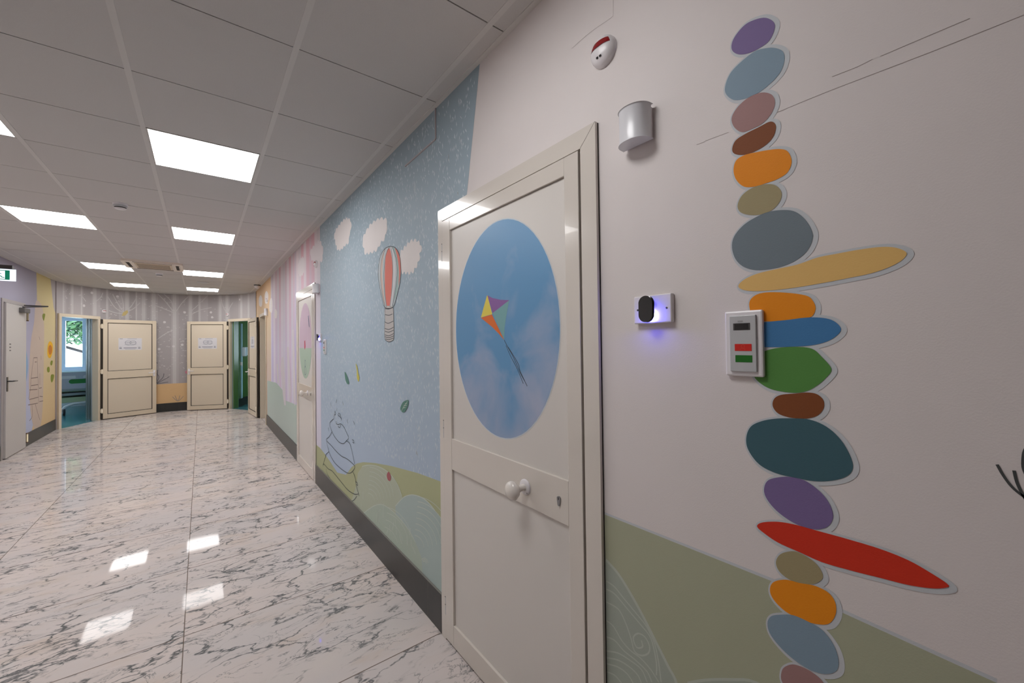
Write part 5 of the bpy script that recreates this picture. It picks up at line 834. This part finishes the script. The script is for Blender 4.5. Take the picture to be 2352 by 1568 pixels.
mb = MB(); mb.box((-.07, -.10, 0), (.10, 0, .22)); mb.build('dispenser_body', mat('dispenser_white', (216, 228, 240), rough=.25), root, .01)
mb = MB(); mb.box((-.04, -.085, -.015), (.07, -.02, 0)); mb.build('nozzle_tray', plasticgrey, root)
root = empty('wall_socket', on_part(.22)+(1.04,), math.atan2(d.y, d.x), label='small white fitting below the dispenser inside the right doorway', cat='fitting')
mb = MB(); mb.box((-.035, -.03, 0), (.035, 0, .08)); mb.build('socket_cover', plastic, root, .004)
mb = MB(); mb.box((-.012, -.034, -.03), (.012, -.01, .03)); mb.build('socket_lever', plastic, root, .003)

root = struct(empty('added_window_3', (-4.85, 13.6, .7), PI/2))  # unseen window, added to bring side daylight into the bed room
mb = MB()
for a in (-1.0, -.04, .92): mb.box((a, -.03, 0), (a+.08, .03, 1.8))
mb.box((-1.0, -.028, 0), (1.0, .028, .08)); mb.box((-1.0, -.028, 1.72), (1.0, .028, 1.8)); mb.build('window_frame', wfm, root)
mb = MB(); mb.box((-.96, -.003, .05), (.96, .003, 1.75)); mb.build('pane', gl, root)
root = struct(empty('added_window_2', (4.0, 13.0, .95), PI/2))  # out of view, added so daylight reaches the side room
mb = MB(); mb.box((-1, -.06, 0), (-.92, .02, 1.38)); mb.box((.92, -.06, 0), (1, .02, 1.38)); mb.box((-.92, -.06, 0), (.92, .02, .08)); mb.box((-.92, -.06, 1.3), (.92, .02, 1.38)); mb.box((-.04, -.06, .08), (.04, .02, 1.3)); mb.build('window_frame', wfm, root)
mb = MB(); mb.box((-.92, -.022, .08), (.92, -.018, 1.3)); mb.build('pane', gl, root)
# room behind the doorway on the right wall
mb = MB(); mb.box((XR+.2, 8.8, 0), (2.4, 8.9, 2.75)); mb.box((XR+.2, 10.2, 0), (2.4, 10.3, 2.75)); mb.box((2.3, 8.8, 0), (2.4, 10.3, 2.75)); mb.box((1.1, 8.8, 2.7), (2.4, 10.3, 2.76)); mb.box((XR+.0, 8.8, -.03), (2.4, 10.3, -.004)); struct(mb.build('wall_store_room', roomwhite))

# ================================================================ outside the window
rnd = random.Random(11)
def tree(x, y, z, rx, rz_, n, label, trunk):
    root = empty('tree', (x, y, -1.0), label=label, cat='tree')
    mb = MB()
    for i in range(n):
        while True:
            p = Vector([rnd.uniform(-1, 1) for _ in range(3)])
            if p.length < 1: break
        p = Vector((p.x*rx, p.y*rx*.6, p.z*rz_+z+1.0)); a = Vector([rnd.uniform(-1, 1) for _ in range(3)]).normalized(); b = a.cross(Vector((0, .3, 1))).normalized(); s = rnd.uniform(.07, .15); mb.use(i % 3)
        mb.poly([p-a*s, p+b*s*.5, p+a*s, p-b*s*.5])
    mb.build('foliage', [mat('leaf_a', (92, 132, 84), rough=.5), mat('leaf_b', (120, 158, 116), rough=.5), mat('leaf_c', (66, 102, 82), rough=.5)], root)
    mb = MB()
    for t in trunk: mb.tube(t, [.05]*len(t), 8)
    mb.build('trunk', mat('bark', (64, 58, 60), rough=.8), root)
tree(-4.4, 22, 3.0, 2.6, 1.35, 7000, 'leafy green tree seen through the bed room window', [[(2.4, 0, 0), (2.2, 0, 2.6), (1.7, 0, 4.0)], [(-1.2, 0, 3.1), (.1, 0, 2.68), (.8, 0, 2.38), (2.2, 0, 2.1)]])
mb = MB(); mb.poly([(-60, 15.6, -1), (40, 15.6, -1), (40, 90, -1), (-60, 90, -1)]); tag(struct(mb.build('ground_outside', mat('pale_gravel', (170, 178, 176), rough=.9))))
